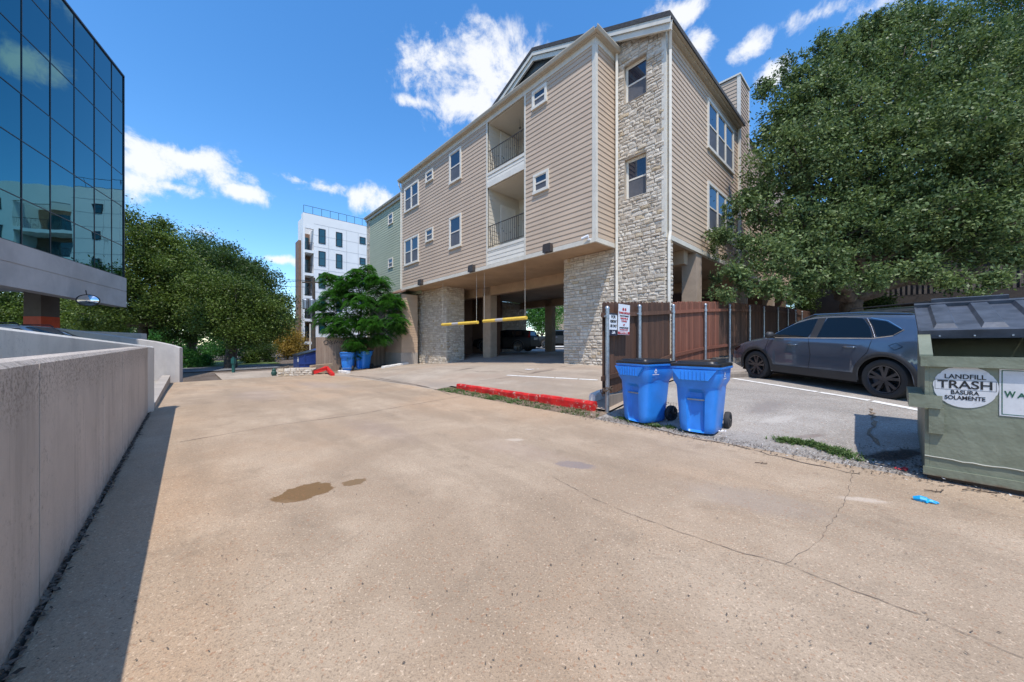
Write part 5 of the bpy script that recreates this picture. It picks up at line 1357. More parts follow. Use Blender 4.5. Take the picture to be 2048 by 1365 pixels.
C.patch('quarter_window', [(-1.20, 1.075), (-1.08, 1.24), (-.97, 1.40), (-1.25, 1.35), (-1.52, 1.20), (-1.42, 1.11)], 'carglass')
C.patch('pillar_trim', [(.02, 1.04), (-.03, 1.447), (-.18, 1.449), (-.13, 1.045)], 'cladding', off=.006, nx=40)
C.patch('pillar_trim', [(-1.13, 1.06), (-1.03, 1.25), (-.87, 1.42), (-.96, 1.405), (-1.09, 1.25), (-1.19, 1.07)], 'cladding', off=.006, nx=40)
C.line([(1.02, 1.025), (.03, 1.035), (-1.14, 1.05), (-1.42, 1.10), (-1.54, 1.20), (-1.28, 1.36), (-1.0, 1.42)], 'chrome', .018, .012, name='chrome_trim')
C.line([(-1.17, 1.06), (-1.05, 1.26), (-.93, 1.42)], 'chrome', .012, .012, name='chrome_trim')
C.patch('sill_cladding', [(-.93, .24), (-.93, .40), (.84, .40), (.84, .24)], 'cladding', off=.012)
C.line([(-.02, .40), (-.06, .7), (.02, 1.03)]); C.line([(.93, .42), (1.02, .78), (.98, .98)]); C.line([(-.88, .42), (-.96, .62), (-1.10, .80), (-1.14, 1.05)])
C.line([(-.88, .40), (.9, .40)])
C.line([(-1.60, .92), (-1.50, .98), (-1.40, .93), (-1.50, .86), (-1.60, .92)], wid=.006)
for xh in (.35, -.80):
    for sd in (1, -1):
        m_ = MB(); z = .88; m_.tube([(xh-.11, sd*(C.y(xh, z)+.0), z), (xh-.08, sd*(C.y(xh, z)+.035), z+.004), (xh+.08, sd*(C.y(xh, z)+.035), z+.004), (xh+.11, sd*(C.y(xh, z)), z)], [.012, .016, .016, .012], 8); m_.build('door_handle', M['paint_grey'], cr, smooth=True)
for sd in (1, -1):
    m_ = MB(); m_.f = lambda x, y, z: Vector((.84+x, sd*(C.y(.84, 1.02)+y), 1.06+z)); m_.lathe([(.001, .0)], 3) if False else None
    m_.tube([(.0, -.02, -.03), (.0, .06, -.01)], .022, 6); m_.tube([(-.02, .03, .02), (0, .08, .03), (0, .17, .03), (-.01, .22, .02)], [.03, .078, .082, .035], 12); m_.build('wing_mirror', M['cladding'], cr, smooth=True)
C.glasstop('windscreen', .47, 1.12); C.glasstop('rear_window', -2.02, -1.80)
C.patch('tail_lamp', [(-2.19, .90), (-2.17, .985), (-1.86, .98), (-1.84, .955), (-2.0, .90)], 'lampred', off=.008)
C.patch('head_lamp', [(2.10, .70), (1.82, .82), (1.80, .78), (2.0, .66)], 'carglass', off=.006)
m_ = MB(); 
for sd in (1, -1):
    m_.tube([(.35, sd*.60, lerp(.35, C.top)-.02), (.1, sd*.615, 1.53), (-.8, sd*.62, 1.53), (-1.5, sd*.60, 1.475), (-1.6, sd*.59, 1.45)], .016, 6)
m_.build('roof_rail', M['paint_grey'], cr)
m_ = MB(); m_.tube([(-1.5, .12, 1.50), (-1.62, .12, 1.53), (-1.68, .12, 1.50)], [.035, .03, .01], 8); m_.build('antenna', M['cladding'], cr)
m_ = MB(); m_.prism([(-1.60, -.56), (-1.60, .56), (-1.93, .50), (-1.93, -.50)], 1.455, 1.49, axis=2); m_.build('spoiler', M['paint_grey'], cr)
m_ = MB(); m_.tube([(.86, .55, 1.12), (.86, .62, 1.13)], .01, 4) 
# --- generic boxy vehicles
def suv(name, lab, cat, wr, wf, side, paint, H=1.72, rails=True, cargo=False, zoff=0):
    r = carroot(name, lab, cat, wr, wf, side, xr=-1.35, hw=.9)
    k = H/1.62
    D = Car(r, [(-2.25, .80), (-2.22, 1.0), (-2.15, 1.15*k), (-2.02, 1.45*k), (-1.92, 1.56*k), (-1.2, 1.61*k), (-.3, 1.62*k), (.15, 1.58*k), (.95, 1.14*k), (1.2, 1.07*k), (1.9, .98*k), (2.15, .86), (2.25, .55)], [(-2.25, 1.05*k), (2.2, .98*k)], .92, -2.25, 2.25, (-1.35, 1.35), paint, taper=.12, sill=.27, arch=.42, tyre=.36, tilt=.30)
    D.body(); D.wheels(); D.arches(r1=.06)
    zb = 1.08*k; zt = 1.48*k
    D.patch('front_side_window', [(.85, zb), (.15, zt), (-.02, zt), (-.02, zb)], 'carglass'); D.patch('rear_side_window', [(-.12, zb), (-.12, zt), (-1.0, zt), (-1.0, zb)], 'carglass'); D.patch('quarter_window', [(-1.12, zb), (-1.12, zt), (-1.75, zt-.02), (-1.85, zb+.05)], 'carglass')
    D.glasstop('windscreen', .2, .92); D.glasstop('rear_window', -2.14, -1.97)
    D.patch('tail_lamp', [(-2.2, .95), (-2.18, 1.35), (-2.08, 1.35), (-2.05, .95)], 'lampred', off=.01)
    D.line([(-.07, .35), (-.07, zb)]); D.line([(.95, .45), (.9, zb)])
    m_ = MB(); m_.box(-2.29, -2.25, -.28, .28, .80, .95); m_.build('number_plate', M['signwhite'], r)
    if rails:
        m_ = MB()
        for sd in (1, -1): m_.tube([(.1, sd*.64, H-.04), (0, sd*.66, H+.03), (-1.7, sd*.66, H+.03), (-1.8, sd*.64, H-.05)], .018, 6)
        if cargo:
            for x in (0, -.8, -1.5): m_.tube([(x, -.66, H+.03), (x, .66, H+.03)], .02, 6)
        m_.build('roof_rail', M['black'], r)
    return r
def place_vehicle(px, Y, zg, heading):
    c = at(px, Y); c.z = zg; f = Vector((math.cos(heading), math.sin(heading), 0)); return c-f*1.35, c+f*1.35
hd = math.atan2(dR.y, dR.x)
yaw_main = math.atan2((wf-wr).y, (wf-wr).x)
# dark SUV inside the carport, seen from its rear quarter
a, b = place_vehicle(1012, 24.8, -.47, math.atan2(.45, -.9)); suv('parked_suv', 'black hatchback parked inside the dark carport facing away', 'car', a, b, 0, 'paint_dark', 1.5, rails=False)
# car beyond the main one, roof showing above it
c = W(wr.x*dR.x+wr.y*dR.y+3.0, wr.x*dL.x+wr.y*dL.y-.6, 0)
c = at(1745, 9.6); z = -.72; f = (wf-wr); f.z = 0; f.normalize(); q = Vector((c.x, c.y, z)); suv('parked_suv', 'dark grey car with leaf strewn roof parked behind the blue grey crossover', 'car', q-f*1.35, q+f*1.35, 0, 'paint_slate', 1.66, rails=True, cargo=False)
# silver car on the deck at the left
c = at(66, 11.6); z = -.93; f = Vector((.92, .38, 0)).normalized(); q = Vector((c.x, c.y, z)); suv('parked_suv', 'silver car behind the pale wing wall at the left edge', 'car', q-f*1.35, q+f*1.35, 0, 'paint_silver', 1.58, rails=True)
m_ = MB(W)
tag(sheet('parking_deck', M['garagefloor'], axisvals(-30, -3.2, 3), axisvals(-6, 40, 3), zf=lambda u, v: -.97), kind='structure')
# pickup seen through the carport
def pickup(lab, q, f):
    r = carroot('pickup_truck', lab, 'pickup', q-f*1.75, q+f*1.75, 0, xr=-1.75, hw=.95)
    D = Car(r, [(-2.85, .7), (-2.84, 1.08), (-2.8, 1.16), (-.95, 1.17), (-.93, 1.2), (-.86, 1.72), (-.75, 1.80), (.5, 1.82), (.75, 1.76), (1.35, 1.26), (1.55, 1.2), (2.6, 1.12), (2.78, .95), (2.85, .6)], [(-2.85, 1.17), (2.8, 1.15)], .97, -2.85, 2.85, (-1.85, 1.85), 'paint_slate', taper=.07, sill=.42, arch=.47, tyre=.40, tilt=.28)
    D.body(); D.wheels('chrome', 6); D.patch('front_side_window', [(1.2, 1.22), (.72, 1.66), (.3, 1.68), (.3, 1.22)], 'carglass'); D.patch('rear_side_window', [(.18, 1.22), (.18, 1.68), (-.75, 1.66), (-.78, 1.22)], 'carglass')
    D.glasstop('windscreen', .78, 1.33); D.line([(.24, .5), (.24, 1.2)]); D.line([(1.3, .6), (1.3, 1.2)]); D.line([(-.9, .5), (-.9, 1.15)]); D.patch('bumper', [(-2.84, .5), (-2.84, .68), (-2.4, .68), (-2.4, .5)], 'chrome', off=.02)
    for xh in (.45, -.6):
        for sd in (1, -1): m_ = MB(); y = D.y(xh, 1.05)+.02; m_.tube([(xh-.1, sd*y, 1.05), (xh+.1, sd*y, 1.05)], .018, 6); m_.build('door_handle', M['chrome'], r)
q = at(1117, 36.5); q.z = -.28; f = Vector((.97, .24, 0)).normalized(); pickup('dark pickup truck parked in the open beyond the carport', q, f)
q = W(30.4, 12.5, 0)
# beige block and hedge seen through the carport
bb = empty('rear_building', W(45, 16, .3), 'beige clapboard building seen through the far side of the carport', 'building')
ur = 47; m_ = MB(PL(ur)); siding(m_, v_at(1300, ur), v_at(1100, ur), .1, 7, ref=0); m_.build('siding', M['siding'], bb); m_ = MB(W); m_.box(ur+.02, ur+8, v_at(1300, ur), v_at(1100, ur), 0, 7); m_.build('inner_wall', M['siding'], bb)
window(bb, PL(ur), v_at(1140, ur), v_at(1122, ur), .3, 2.4, 1, trim=.12)
rw = empty('rear_stone_wall', W(33, 20, 0), 'low limestone wall beyond the carport behind the pickup', 'wall')
m_ = MB(PL(44)); stonework(m_, v_at(1130, 44), v_at(1030, 44), -.1, 1.35, ch=(.2, .3), bw=(.4, .9)); m_.build('stone_face', [M['stone'], M['mortar']], rw)
m_ = MB(PL(29.5)); stonework(m_, v_at(990, 29.5), v_at(967, 29.5), -1, ZS); stonework(m_, v_at(1068, 29.5)+.0, v_at(1055, 29.5)-.0, 9, 9.1) if False else None
uq = 25.5; m_ = MB(PR(V1)); stonework(m_, 18.6, u_at(1052.5, V1), -.9, ZS, ch=(.14, .22)); m_.build('stone_pier', [M['stone'], M['mortar']], apt)
m_ = MB(W); m_.box(18.61, u_at(1052.5, V1), V1+.001, V1+.5, -1, ZS+.0); m_.build('stone_backing', M['mortar'], apt)
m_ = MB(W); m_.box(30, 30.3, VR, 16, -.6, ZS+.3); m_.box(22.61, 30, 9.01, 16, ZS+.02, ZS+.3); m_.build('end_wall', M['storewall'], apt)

# ================================================================== DARK BUILDING behind the big tree
UD = 31.0; dk = empty('balcony_building', W(UD, 0, .0), 'dark brown building with slatted balcony rails in the shade of the live oak', 'building')
vd0, vd1 = -16, v_at(1742, UD); zd = lambda py, px: z_at(py, UD, v_at(px, UD))
m_ = MB(W); m_.box(UD+1.8, UD+10, vd0, vd1+4, -.3, 9); m_.build('wall', M['darkbrown'], dk)
m_ = MB(W); m_.box(UD-.5, UD+11, vd0-1, vd1+5, 8.8, 9.3); m_.build('roof', M['shingle'], dk)
z1 = zd(592, 1800); z2 = zd(575, 1800)
m_ = MB(W); m_.box(UD, UD+1.8, vd0, vd1, z1-.45, z1); m_.box(UD-.06, UD, vd0, vd1, z1-.5, z1-.1); m_.box(UD, UD+.1, vd0, vd1, z1+1.15, z1+1.25); m_.build('balcony_floor', M['darkbrown'], dk)
m_ = MB(W); v = vd0
while v < vd1: m_.box(UD-.01, UD+.03, v, v+.11, z1, z1+1.2); v += .21
m_.build('balcony_slats', M['darkslat'], dk)
for v in (vd1-.15, vd1-3.2, vd1-6.4, vd1-9.6): m_ = MB(W); m_.box(UD-.08, UD+.1, v-.1, v+.1, -.3, 6.5); m_.build('post', M['darkbrown'], dk)
m_ = MB(W); v = vd1-9
while v < vd1-3.3: m_.box(UD+1.0, UD+1.04, v, v+.12, -.2, z1-.6); v += .17
m_.build('lattice', M['darkslat'], dk)
c = W(UD-1.5, vd1-.0, 0); c = at(1733, 20.0); m_ = MB(); z = gz(c.x, c.y); m_.box(c.x-.24, c.x+.24, c.y-.2, c.y+.2, z-.2, (HY-545)/FOC*20)
tag(m_.build('pillar', M['concol'], off=Vector((c.x, c.y, z))), 'pale square pillar beside the dark balcony building', 'pillar')

# ================================================================== TREES
def leafcloud(name, mat, centers, radii, n, size, parent, sig=.30, ncl=None, shape=(1, 1, .85), elong=.5, seed=1, shell=.55, droop=0.0, up=.25, hollow=0):
    g = np.random.default_rng(seed); C_ = np.array([tuple(c) for c in centers], dtype=float); r = np.array(radii, dtype=float)
    w = r**2.2; w /= w.sum(); ncl = ncl or int(n/60); bi = g.choice(len(r), ncl, p=w)
    d = g.normal(size=(ncl, 3)); d /= np.linalg.norm(d, axis=1)[:, None]
    rad = r[bi]*(shell+(1-shell)*g.random(ncl)**.6)*(1+.12*g.normal(size=ncl))
    cl = C_[bi]+d*rad[:, None]*np.array(shape)
    ci = g.integers(0, ncl, n); s = sig*(.6+.8*g.random(ncl))
    p = cl[ci]+g.normal(size=(n, 3))*s[ci][:, None]*np.array((1, 1, .7))
    p[:, 2] -= droop*np.linalg.norm(p[:, :2]-cl[ci][:, :2], axis=1)
    a = g.normal(size=(n, 3)); a[:, 2] *= .9; a /= np.linalg.norm(a, axis=1)[:, None]
    b = g.normal(size=(n, 3)); nb = np.cross(a, b); nb = np.cross(a, np.cross(nb, a)*1.0) if False else nb; nb /= np.linalg.norm(nb, axis=1)[:, None]
    L = size*(.6+.8*g.random(n))[:, None]
    V = np.empty((n, 4, 3)); V[:, 0] = p-a*L*.5; V[:, 1] = p+nb*L*elong*.5; V[:, 2] = p+a*L*.5; V[:, 3] = p-nb*L*elong*.5
    tint = np.clip(.5+.22*g.normal(size=n)+(g.random(ncl)*.5-.25)[ci], 0, 1)
    me = bpy.data.meshes.new(name); o = OFF[parent.name] if parent and OFF.get(parent.name) is not None else Vector((0, 0, 0))
    V -= np.array(tuple(o)); me.vertices.add(n*4); me.vertices.foreach_set('co', V.reshape(-1)); me.loops.add(n*4); me.loops.foreach_set('vertex_index', np.arange(n*4, dtype=np.int32))
    me.polygons.add(n); me.polygons.foreach_set('loop_start', np.arange(0, n*4, 4, dtype=np.int32)); me.polygons.foreach_set('loop_total', np.full(n, 4, dtype=np.int32))
    at_ = me.attributes.new('tint', 'FLOAT', 'FACE'); at_.data.foreach_set('value', tint.astype(np.float32)); me.materials.append(mat); me.update(calc_edges=True)
    ob = bpy.data.objects.new(name, me); COL.objects.link(ob)
    if parent: ob.parent = parent; OFF[ob.name] = OFF[parent.name]
    return ob, cl
def limb(m_, a, b, r0, r1, wob=.12, n=8, rs=random):
    P = [a]; d = (b-a); L = d.length
    for k in range(1, n): P.append(a+d*(k/n)+Vector((rs.uniform(-1, 1), rs.uniform(-1, 1), rs.uniform(-.6, .9)))*L*wob*.35*math.sin(math.pi*k/n))
    P.append(b); m_.tube(P, [r0+(r1-r0)*k/n for k in range(n+1)], 7, cap=True); return P
def tree(name, base, label, cat, group, blobs, nleaf, lsize, mat, bark='bark', tr=.3, fork=.25, seed=1, sig=.3, shell=.55, trunks=None, **k):
    rs = random.Random(seed); t = empty(name, base, label, cat, group)
    cs = [b[0] for b in blobs]; rr = [b[1] for b in blobs]
    ob, cl = leafcloud('crown', mat, cs, rr, nleaf, lsize, t, sig=sig, seed=seed, shell=shell, **k)
    m_ = MB(); zc = sum(c.z for c in cs)/len(cs); cx = sum((c for c in cs), Vector())/len(cs)
    fk = base+Vector(((cx.x-base.x)*.15, (cx.y-base.y)*.15, max(.8, (zc-base.z)*fork)))
    limb(m_, base-Vector((0, 0, .3)), fk, tr*1.25, tr*.9, .10, rs=rs)
    for c, r in zip(cs, rr):
        e = c-(c-fk).normalized()*r*.25; P = limb(m_, fk, e, tr*.62, tr*.12, .30, 9, rs)
        for j in range(4):
            q = P[rs.randint(4, 8)]; d = Vector((rs.uniform(-1, 1), rs.uniform(-1, 1), rs.uniform(-.3, 1))).normalized(); limb(m_, q, c+d*r*.75, tr*.16, tr*.03, .3, 6, rs)
    m_.build('trunk', M[bark], t, smooth=True); return t
def B(px, py, Y, r): p = at(px, Y); p.z = (HY-py)/FOC*Y; return (p, r)
# big live oak on the right
bo_ = at(1690, 14.5); bo_.z = gz(bo_.x, bo_.y)
bl = [B(1640, 240, 13.5, 1.7), B(1585, 330, 13.2, 1.55), B(1600, 450, 13, 1.45), B(1740, 190, 14, 2.0), B(1830, 120, 14.5, 2.0), B(1740, 330, 13, 1.9), B(1720, 455, 12.8, 1.6), B(1850, 290, 13, 2.2), B(1850, 440, 12.6, 1.7), B(1960, 180, 13.6, 2.1), B(1980, 340, 12.4, 2.0), B(1960, 470, 12, 1.4), B(2080, 260, 12.5, 2.1), B(2090, 420, 12, 1.8), B(1540, 515, 12.2, .95), B(1640, 530, 12.2, .85), B(1560, 265, 13.8, .85), B(2110, 100, 14, 2.2), B(2240, 220, 13, 2.6), B(2260, 430, 12, 2.2), B(1500, 420, 13.2, .65), B(1700, 135, 14, 1.2), B(1635, 185, 13.8, 1.1), B(1780, 85, 14.4, 1.3), B(1580, 215, 13.8, .8)]
big_oak = tree('live_oak_tree', bo_, 'large spreading live oak overhanging the beige building and parked cars on the right', 'tree', None, bl, 265000, .115, M['leaf_oak'], tr=.38, seed=5, sig=.19, shell=.34, fork=.3, ncl=4200, elong=.52)
# low drooping twigs along its lower edge
g = [B(1450, 588, 11.6, .30), B(1490, 575, 11.6, .38), B(1545, 575, 11.7, .42), B(1470, 545, 11.8, .35), B(1610, 565, 11.8, .42), B(1680, 560, 11.8, .45), B(1750, 558, 11.6, .5), B(1830, 540, 11.4, .5), B(1900, 560, 11.2, .4), B(1950, 590, 11, .25), B(1990, 560, 11, .35), B(2040, 520, 11, .45), B(1440, 470, 13.2, .45), B(1490, 400, 13.4, .4), B(1530, 175, 14, .4), B(1590, 160, 14, .45), B(1670, 112, 14.2, .6), B(1740, 70, 14.6, .7), B(1820, 42, 15, .7), B(1575, 125, 14.1, .25), B(1650, 75, 14.4, .25), B(1500, 480, 12.6, .4), B(1580, 600, 11.6, .2)]
leafcloud('low_branches', M['leaf_oak'], [b[0] for b in g], [b[1] for b in g], 26000, .11, big_oak, sig=.14, ncl=620, seed=9, shell=.1, elong=.5)
shoots = []; rs_ = random.Random(4)
for (px, py) in ((1548, 172), (1575, 150), (1600, 135), (1625, 118), (1648, 100), (1665, 88), (1690, 78), (1712, 66), (1735, 52), (1758, 44), (1775, 34), (1800, 28), (1820, 20), (1455, 430), (1440, 500), (1430, 560)):
    q, _ = B(px, py, 14.0, 0)
    for j in range(3):
        d = Vector((rs_.uniform(-.6, .1), rs_.uniform(-.3, .3), rs_.uniform(.3, 1))).normalized(); o_ = q+Vector((rs_.uniform(-.2, .2), 0, -.35))
        for k in range(6): shoots.append((o_+d*k*.13, .05))
leafcloud('shoots', M['leaf_oak'], [b[0] for b in shoots], [b[1] for b in shoots], 9000, .085, big_oak, sig=.06, ncl=360, seed=19, shell=.1, elong=.45)
bo2 = at(2140, 19); bo2.z = gz(bo2.x, bo2.y)
tree('live_oak_tree', bo2, 'darker taller live oak rising behind the large oak at the top right corner', 'tree', None, [B(1960, 60, 18.5, 2.3), B(2060, 20, 18, 3.2), B(2150, -30, 18.5, 3.4), B(2000, 150, 18, 2.6), B(2180, 120, 18, 3)], 60000, .12, M['leaf_dark'], tr=.35, seed=15, sig=.4, shell=.5)
# small compound-leaved tree in front of the green wing
def frondtree():
    base = at(722, 23.2); base.z = gz(base.x, base.y); t = empty('small_leafy_tree', base, 'small bright green tree with drooping compound leaves behind the tan fence', 'tree')
    bs = [B(700, 575, 22, .9), B(755, 570, 22, .8), B(672, 600, 21.8, .8), B(725, 610, 21.6, .95), B(780, 610, 22, .8), B(655, 640, 21.8, .65), B(695, 650, 21.4, .85), B(745, 655, 21.4, .85), B(790, 645, 21.6, .65), B(715, 690, 21.2, .6), B(670, 665, 21.4, .5), B(765, 680, 21.5, .5), B(660, 560, 22, .5), B(720, 548, 22, .5), B(795, 660, 21.8, .35), B(705, 712, 21, .22), B(735, 540, 22.2, .35), B(640, 615, 21.8, .35)]
    rs = random.Random(3); m_ = MB(); o = 0
    w = [b[1]**2 for b in bs]
    for k in range(1050):
        c, r = rs.choices(bs, w)[0]; d = Vector((rs.gauss(0, 1), rs.gauss(0, 1)-.35, rs.gauss(0, .8)+.25)).normalized(); p = c+d*r*rs.uniform(.55, 1.0)
        tn = rs.random()
        for j in range(rs.randint(5, 8)):
            a = rs.uniform(0, 6.28); dirh = Vector((math.cos(a), math.sin(a), rs.uniform(.0, .5))).normalized(); L = rs.uniform(.28, .50); side = Vector((-dirh.y, dirh.x, 0)).normalized()
            for q in range(2, 9):
                s = q/8; pt = p+dirh*L*s-Vector((0, 0, L*s*s*.75)); ll = .15*(1-.45*abs(s-.5))
                for sg in (-1, 1):
                    tip = pt+side*sg*ll+dirh*.05-Vector((0, 0, .05)); wv = dirh*.024; m_.tint = clamp(tn*.55+rs.random()*.45, 0, 1)
                    m_.F(m_.V(*pt), m_.V(*((pt+tip)/2+wv)), m_.V(*tip), m_.V(*((pt+tip)/2-wv)))
    m_.build('crown', M['leaf_bright'], t)
    m_ = MB(); fk = base+Vector((0, 0, 1.0)); limb(m_, base-Vector((0, 0, .2)), fk, .13, .10, .1, rs=rs)
    for c, r in bs: limb(m_, fk, c, .055, .012, .25, 7, rs)
    m_.build('trunk', M['bark'], t, smooth=True)
frondtree()
# live oaks beyond the lane on the left
G_ = 'live oaks beyond the lane'
def fartree(px, Y, lab, blobs, n, size, mat, seed, tr=.3, sig=.5, dark='barkdark', **k):
    b = at(px, Y); b.z = gz(b.x, b.y)-.1; return tree('live_oak_tree', b, lab, 'tree', G_, [B(*q) for q in blobs], int(n*.8), size*.95, mat, dark, tr=tr, seed=seed, sig=sig*.85, fork=.45, ncl=n//300, shape=(1, 1, .78), up=0, **k)
fartree(282, 27, 'tall live oak rising directly behind the corner of the glass building', [(262, 470, 27, 2.0), (300, 500, 27, 2.2), (340, 530, 27.5, 2.0), (290, 560, 26, 2.0), (360, 560, 27, 1.8), (240, 540, 26, 2.2), (300, 620, 26, 1.7), (350, 620, 26.5, 1.6), (390, 560, 28, 1.4), (250, 610, 26, 1.5), (200, 630, 26, 1.6), (310, 460, 28, 1.1)], 90000, .17, M['leaf_far'], 21, tr=.34)
fartree(460, 26, 'broad yellowish green live oak with dark leaning trunk left of the lane end', [(430, 580, 26, 1.5), (480, 590, 26, 1.4), (520, 620, 26.5, 1.3), (450, 640, 25.5, 1.5), (500, 665, 26, 1.3), (410, 630, 26, 1.3), (545, 650, 27, 1.1), (400, 590, 27, 1.1)], 72000, .15, M['leaf_far'], 22, tr=.36)
fartree(385, 30, 'dark shaded live oak between the two nearer oaks', [(380, 520, 31, 2.0), (410, 540, 31, 2.0), (370, 600, 29, 2.0), (420, 620, 30, 1.6), (350, 650, 29, 1.6), (440, 530, 33, 1.6), (390, 660, 29, 1.2)], 55000, .18, M['leaf_dark'], 23, tr=.3)
fartree(520, 42, 'distant dark green oak with a crown sloping down to the white block', [(400, 500, 44, 2.0), (440, 530, 42, 3.0), (490, 555, 42, 2.6), (515, 580, 42, 2.3), (540, 610, 42, 2.0), (490, 540, 43, 1.6), (550, 640, 42, 1.8), (500, 620, 42, 3), (488, 526, 43, 1.0)], 60000, .24, M['leaf_dark'], 24, tr=.4, sig=.7)
fartree(120, 30, 'shaded oak seen below the concrete band of the glass building', [(20, 640, 30, 2.4), (100, 650, 30, 2.4), (180, 640, 29, 2.2), (150, 610, 31, 2.2), (50, 600, 31, 2.5), (230, 680, 28, 1.5)], 50000, .18, M['leaf_far'], 25, tr=.3)
fartree(-60, 28, 'oak at the far left edge below the concrete band', [(-60, 640, 28, 2.6), (-20, 610, 29, 2.5), (-120, 620, 28, 2.5)], 20000, .18, M['leaf_dark'], 26, tr=.3)
fartree(400, 48, 'distant bright undergrowth tree behind the oaks over the road', [(330, 690, 46, 2.4), (380, 700, 44, 2.0), (430, 690, 46, 2.6), (480, 700, 46, 2.6), (530, 690, 48, 2.8), (300, 660, 48, 3), (250, 690, 44, 3), (180, 690, 44, 3)], 50000, .22, M['leaf_bright'], 27, tr=.15, shell=.4)
b = at(575, 38); b.z = gz(b.x, b.y); tree('dry_shrub', b, 'dry golden brown leafed small tree beside the white block', 'shrub', None, [B(578, 680, 38, 1.1), B(570, 700, 37.5, .9), B(588, 695, 38, .8), B(566, 662, 38.5, .6)], 9000, .17, M['leaf_dry'], 'barkdark', tr=.08, seed=31, sig=.4)
b = at(1085, 43); b.z = 0; tree('hedge_tree', b, 'sunlit green tree seen through the far opening of the carport', 'tree', None, [B(1070, 630, 43, 1.7), B(1095, 645, 43, 1.7), B(1080, 600, 44, 2), B(1050, 620, 44, 2), B(1110, 610, 45, 2)], 22000, .2, M['leaf_bright'], tr=.15, seed=33, sig=.4)
# far woods
pts = []
ob, _ = leafcloud('far_woods', M['leaf_dark'], [at(x, 105, 3.5+random.random()*2) for x in range(-200, 700, 26)]+[at(x, 150, 6) for x in range(520, 680, 16)]+[at(x, 120, 5) for x in range(1500, 2800, 60)], [7]*len(range(-200, 700, 26))+[6]*len(range(520, 680, 16))+[9]*len(range(1500, 2800, 60)), 60000, .9, None, sig=1.0, seed=40, shell=.5); tag(ob, kind='stuff')
# undergrowth by the road
sh = []
for k, (px, py, Y, r, mt, lab) in enumerate([(375, 715, 27, .7, 'leaf_bright', 'low bright green bush by the end of the curved wall'), (405, 722, 29, .5, 'leaf_bright', 'small bright green bush left of the leaning oak trunk'), (530, 700, 33, .9, 'leaf_dark', 'dark green bush under the sloping oak crowns'), (498, 712, 32, .7, 'leaf_far', 'olive bush behind the leaning oak trunk'), (1745, 612, 17.5, .5, 'leaf_dark', 'dark leafy shrub at the foot of the pale pillar'), (1592, 600, 25, 1.3, 'leaf_dark', 'dark shrub at the far end of the cedar fence')]):
    c, r_ = B(px, py, Y, r); b = Vector((c.x, c.y, gz(c.x, c.y))); t = empty('bush', b, lab, 'bush'); leafcloud('foliage', M[mt], [c, b+Vector((.2, 0, .3))], [r, r*.8], 5000, .12, t, sig=.2, seed=50+k)
    m_ = MB(); limb(m_, b, c, .04, .01); m_.build('stem', M['bark'], t)

# ================================================================== SMALL GROUND THINGS
def blades(name, pts, h, mat, lean=.5, w=.006, nb=5, label=None, cat=None, kind='stuff'):
    m_ = MB()
    for p in pts:
        for j in range(nb):
            a = random.uniform(0, 6.28); hh = h*random.uniform(.4, 1.2); l = lean*random.uniform(.3, 1.4); d = Vector((math.cos(a), math.sin(a), 0)); s = Vector((-d.y, d.x, 0))*w*random.uniform(.7, 1.6); q = p+d*random.uniform(0, .02)
            m_.tint = random.random(); mid = q+d*hh*l*.4+Vector((0, 0, hh*.6)); tip = q+d*hh*l+Vector((0, 0, hh*.85))
            m_.F(m_.V(*(q-s)), m_.V(*(q+s)), m_.V(*(mid+s)), m_.V(*(mid-s))); m_.F(m_.V(*(mid-s)), m_.V(*(mid+s)), m_.V(*tip))
    o = m_.build(name, mat); return tag(o, kind=kind)
pts = []
for k in range(3000):
    v = random.uniform(3.8, 9.4); u = random.uniform(5.58, 6.02)
    dens = .25+.75*max(0, math.sin(v*2.3+1)*math.cos(v*5)); 
    if v < 5.2: dens *= .35
    if random.random() < dens: pts.append(W(u, v, guv(u, v)-.012))
blades('strip_grass', pts, .045, M['weed'], 1.0, .004)
pts = []
def clump(cu, cv, ru, rv, n):
    for k in range(n):
        u, v = random.gauss(cu, ru), random.gauss(cv, rv); pts.append(W(u, v, guv(u, v)))
for px, py, n in ((1245, 838, 60), (1265, 843, 90), (1290, 848, 90), (1312, 853, 70), (1340, 856, 60), (1375, 863, 30)):
    q = gp(px, py); u, v = UV(q.x, q.y); clump(u, v, .035, .06, n)
for px, py, n in ((1565, 883, 80), (1590, 885, 120), (1615, 888, 130), (1640, 895, 130), (1665, 902, 150), (1685, 908, 120), (1700, 915, 60)):
    q = gp(px, py); u, v = UV(q.x, q.y); clump(u, v, .05, .07, n)
random.shuffle(pts); blades('weeds', pts[:620], .045, M['weed'], 1.3, .006, 4)
# gravel and bits over the dirt edge
pts = [W(random.gauss(5.62, .10), random.uniform(-1.2, 4.2), 0) for _ in range(1700)]
pts += [W(random.uniform(5.6, 7.2), random.uniform(2.6, 3.75), 0) for _ in range(1500)]+[W(random.uniform(5.56, 6.15), random.uniform(3.8, 6.0), 0) for _ in range(900)]+[W(random.gauss(6.0, .25), random.gauss(-.1, .25), 0) for _ in range(700)]
for p in pts: p.z = gz(p.x, p.y)
scatter('edge_litter', M['leaflitter'], pts, .013)
scatter('pale_litter', M['sidewalk'], [W(random.gauss(5.7, .25), random.uniform(-1, 4.5), 0)+Vector((0, 0, lerp(5.7, ZU)+.02)) for _ in range(260)], .012)
pts = []
for k in range(500):
    p = gp(random.uniform(60, 2000), random.uniform(820, 1340)); pts.append(p)
scatter('lane_specks', M['leaflitter'], pts, .007)
def rel(px, py): return gp(px, py)
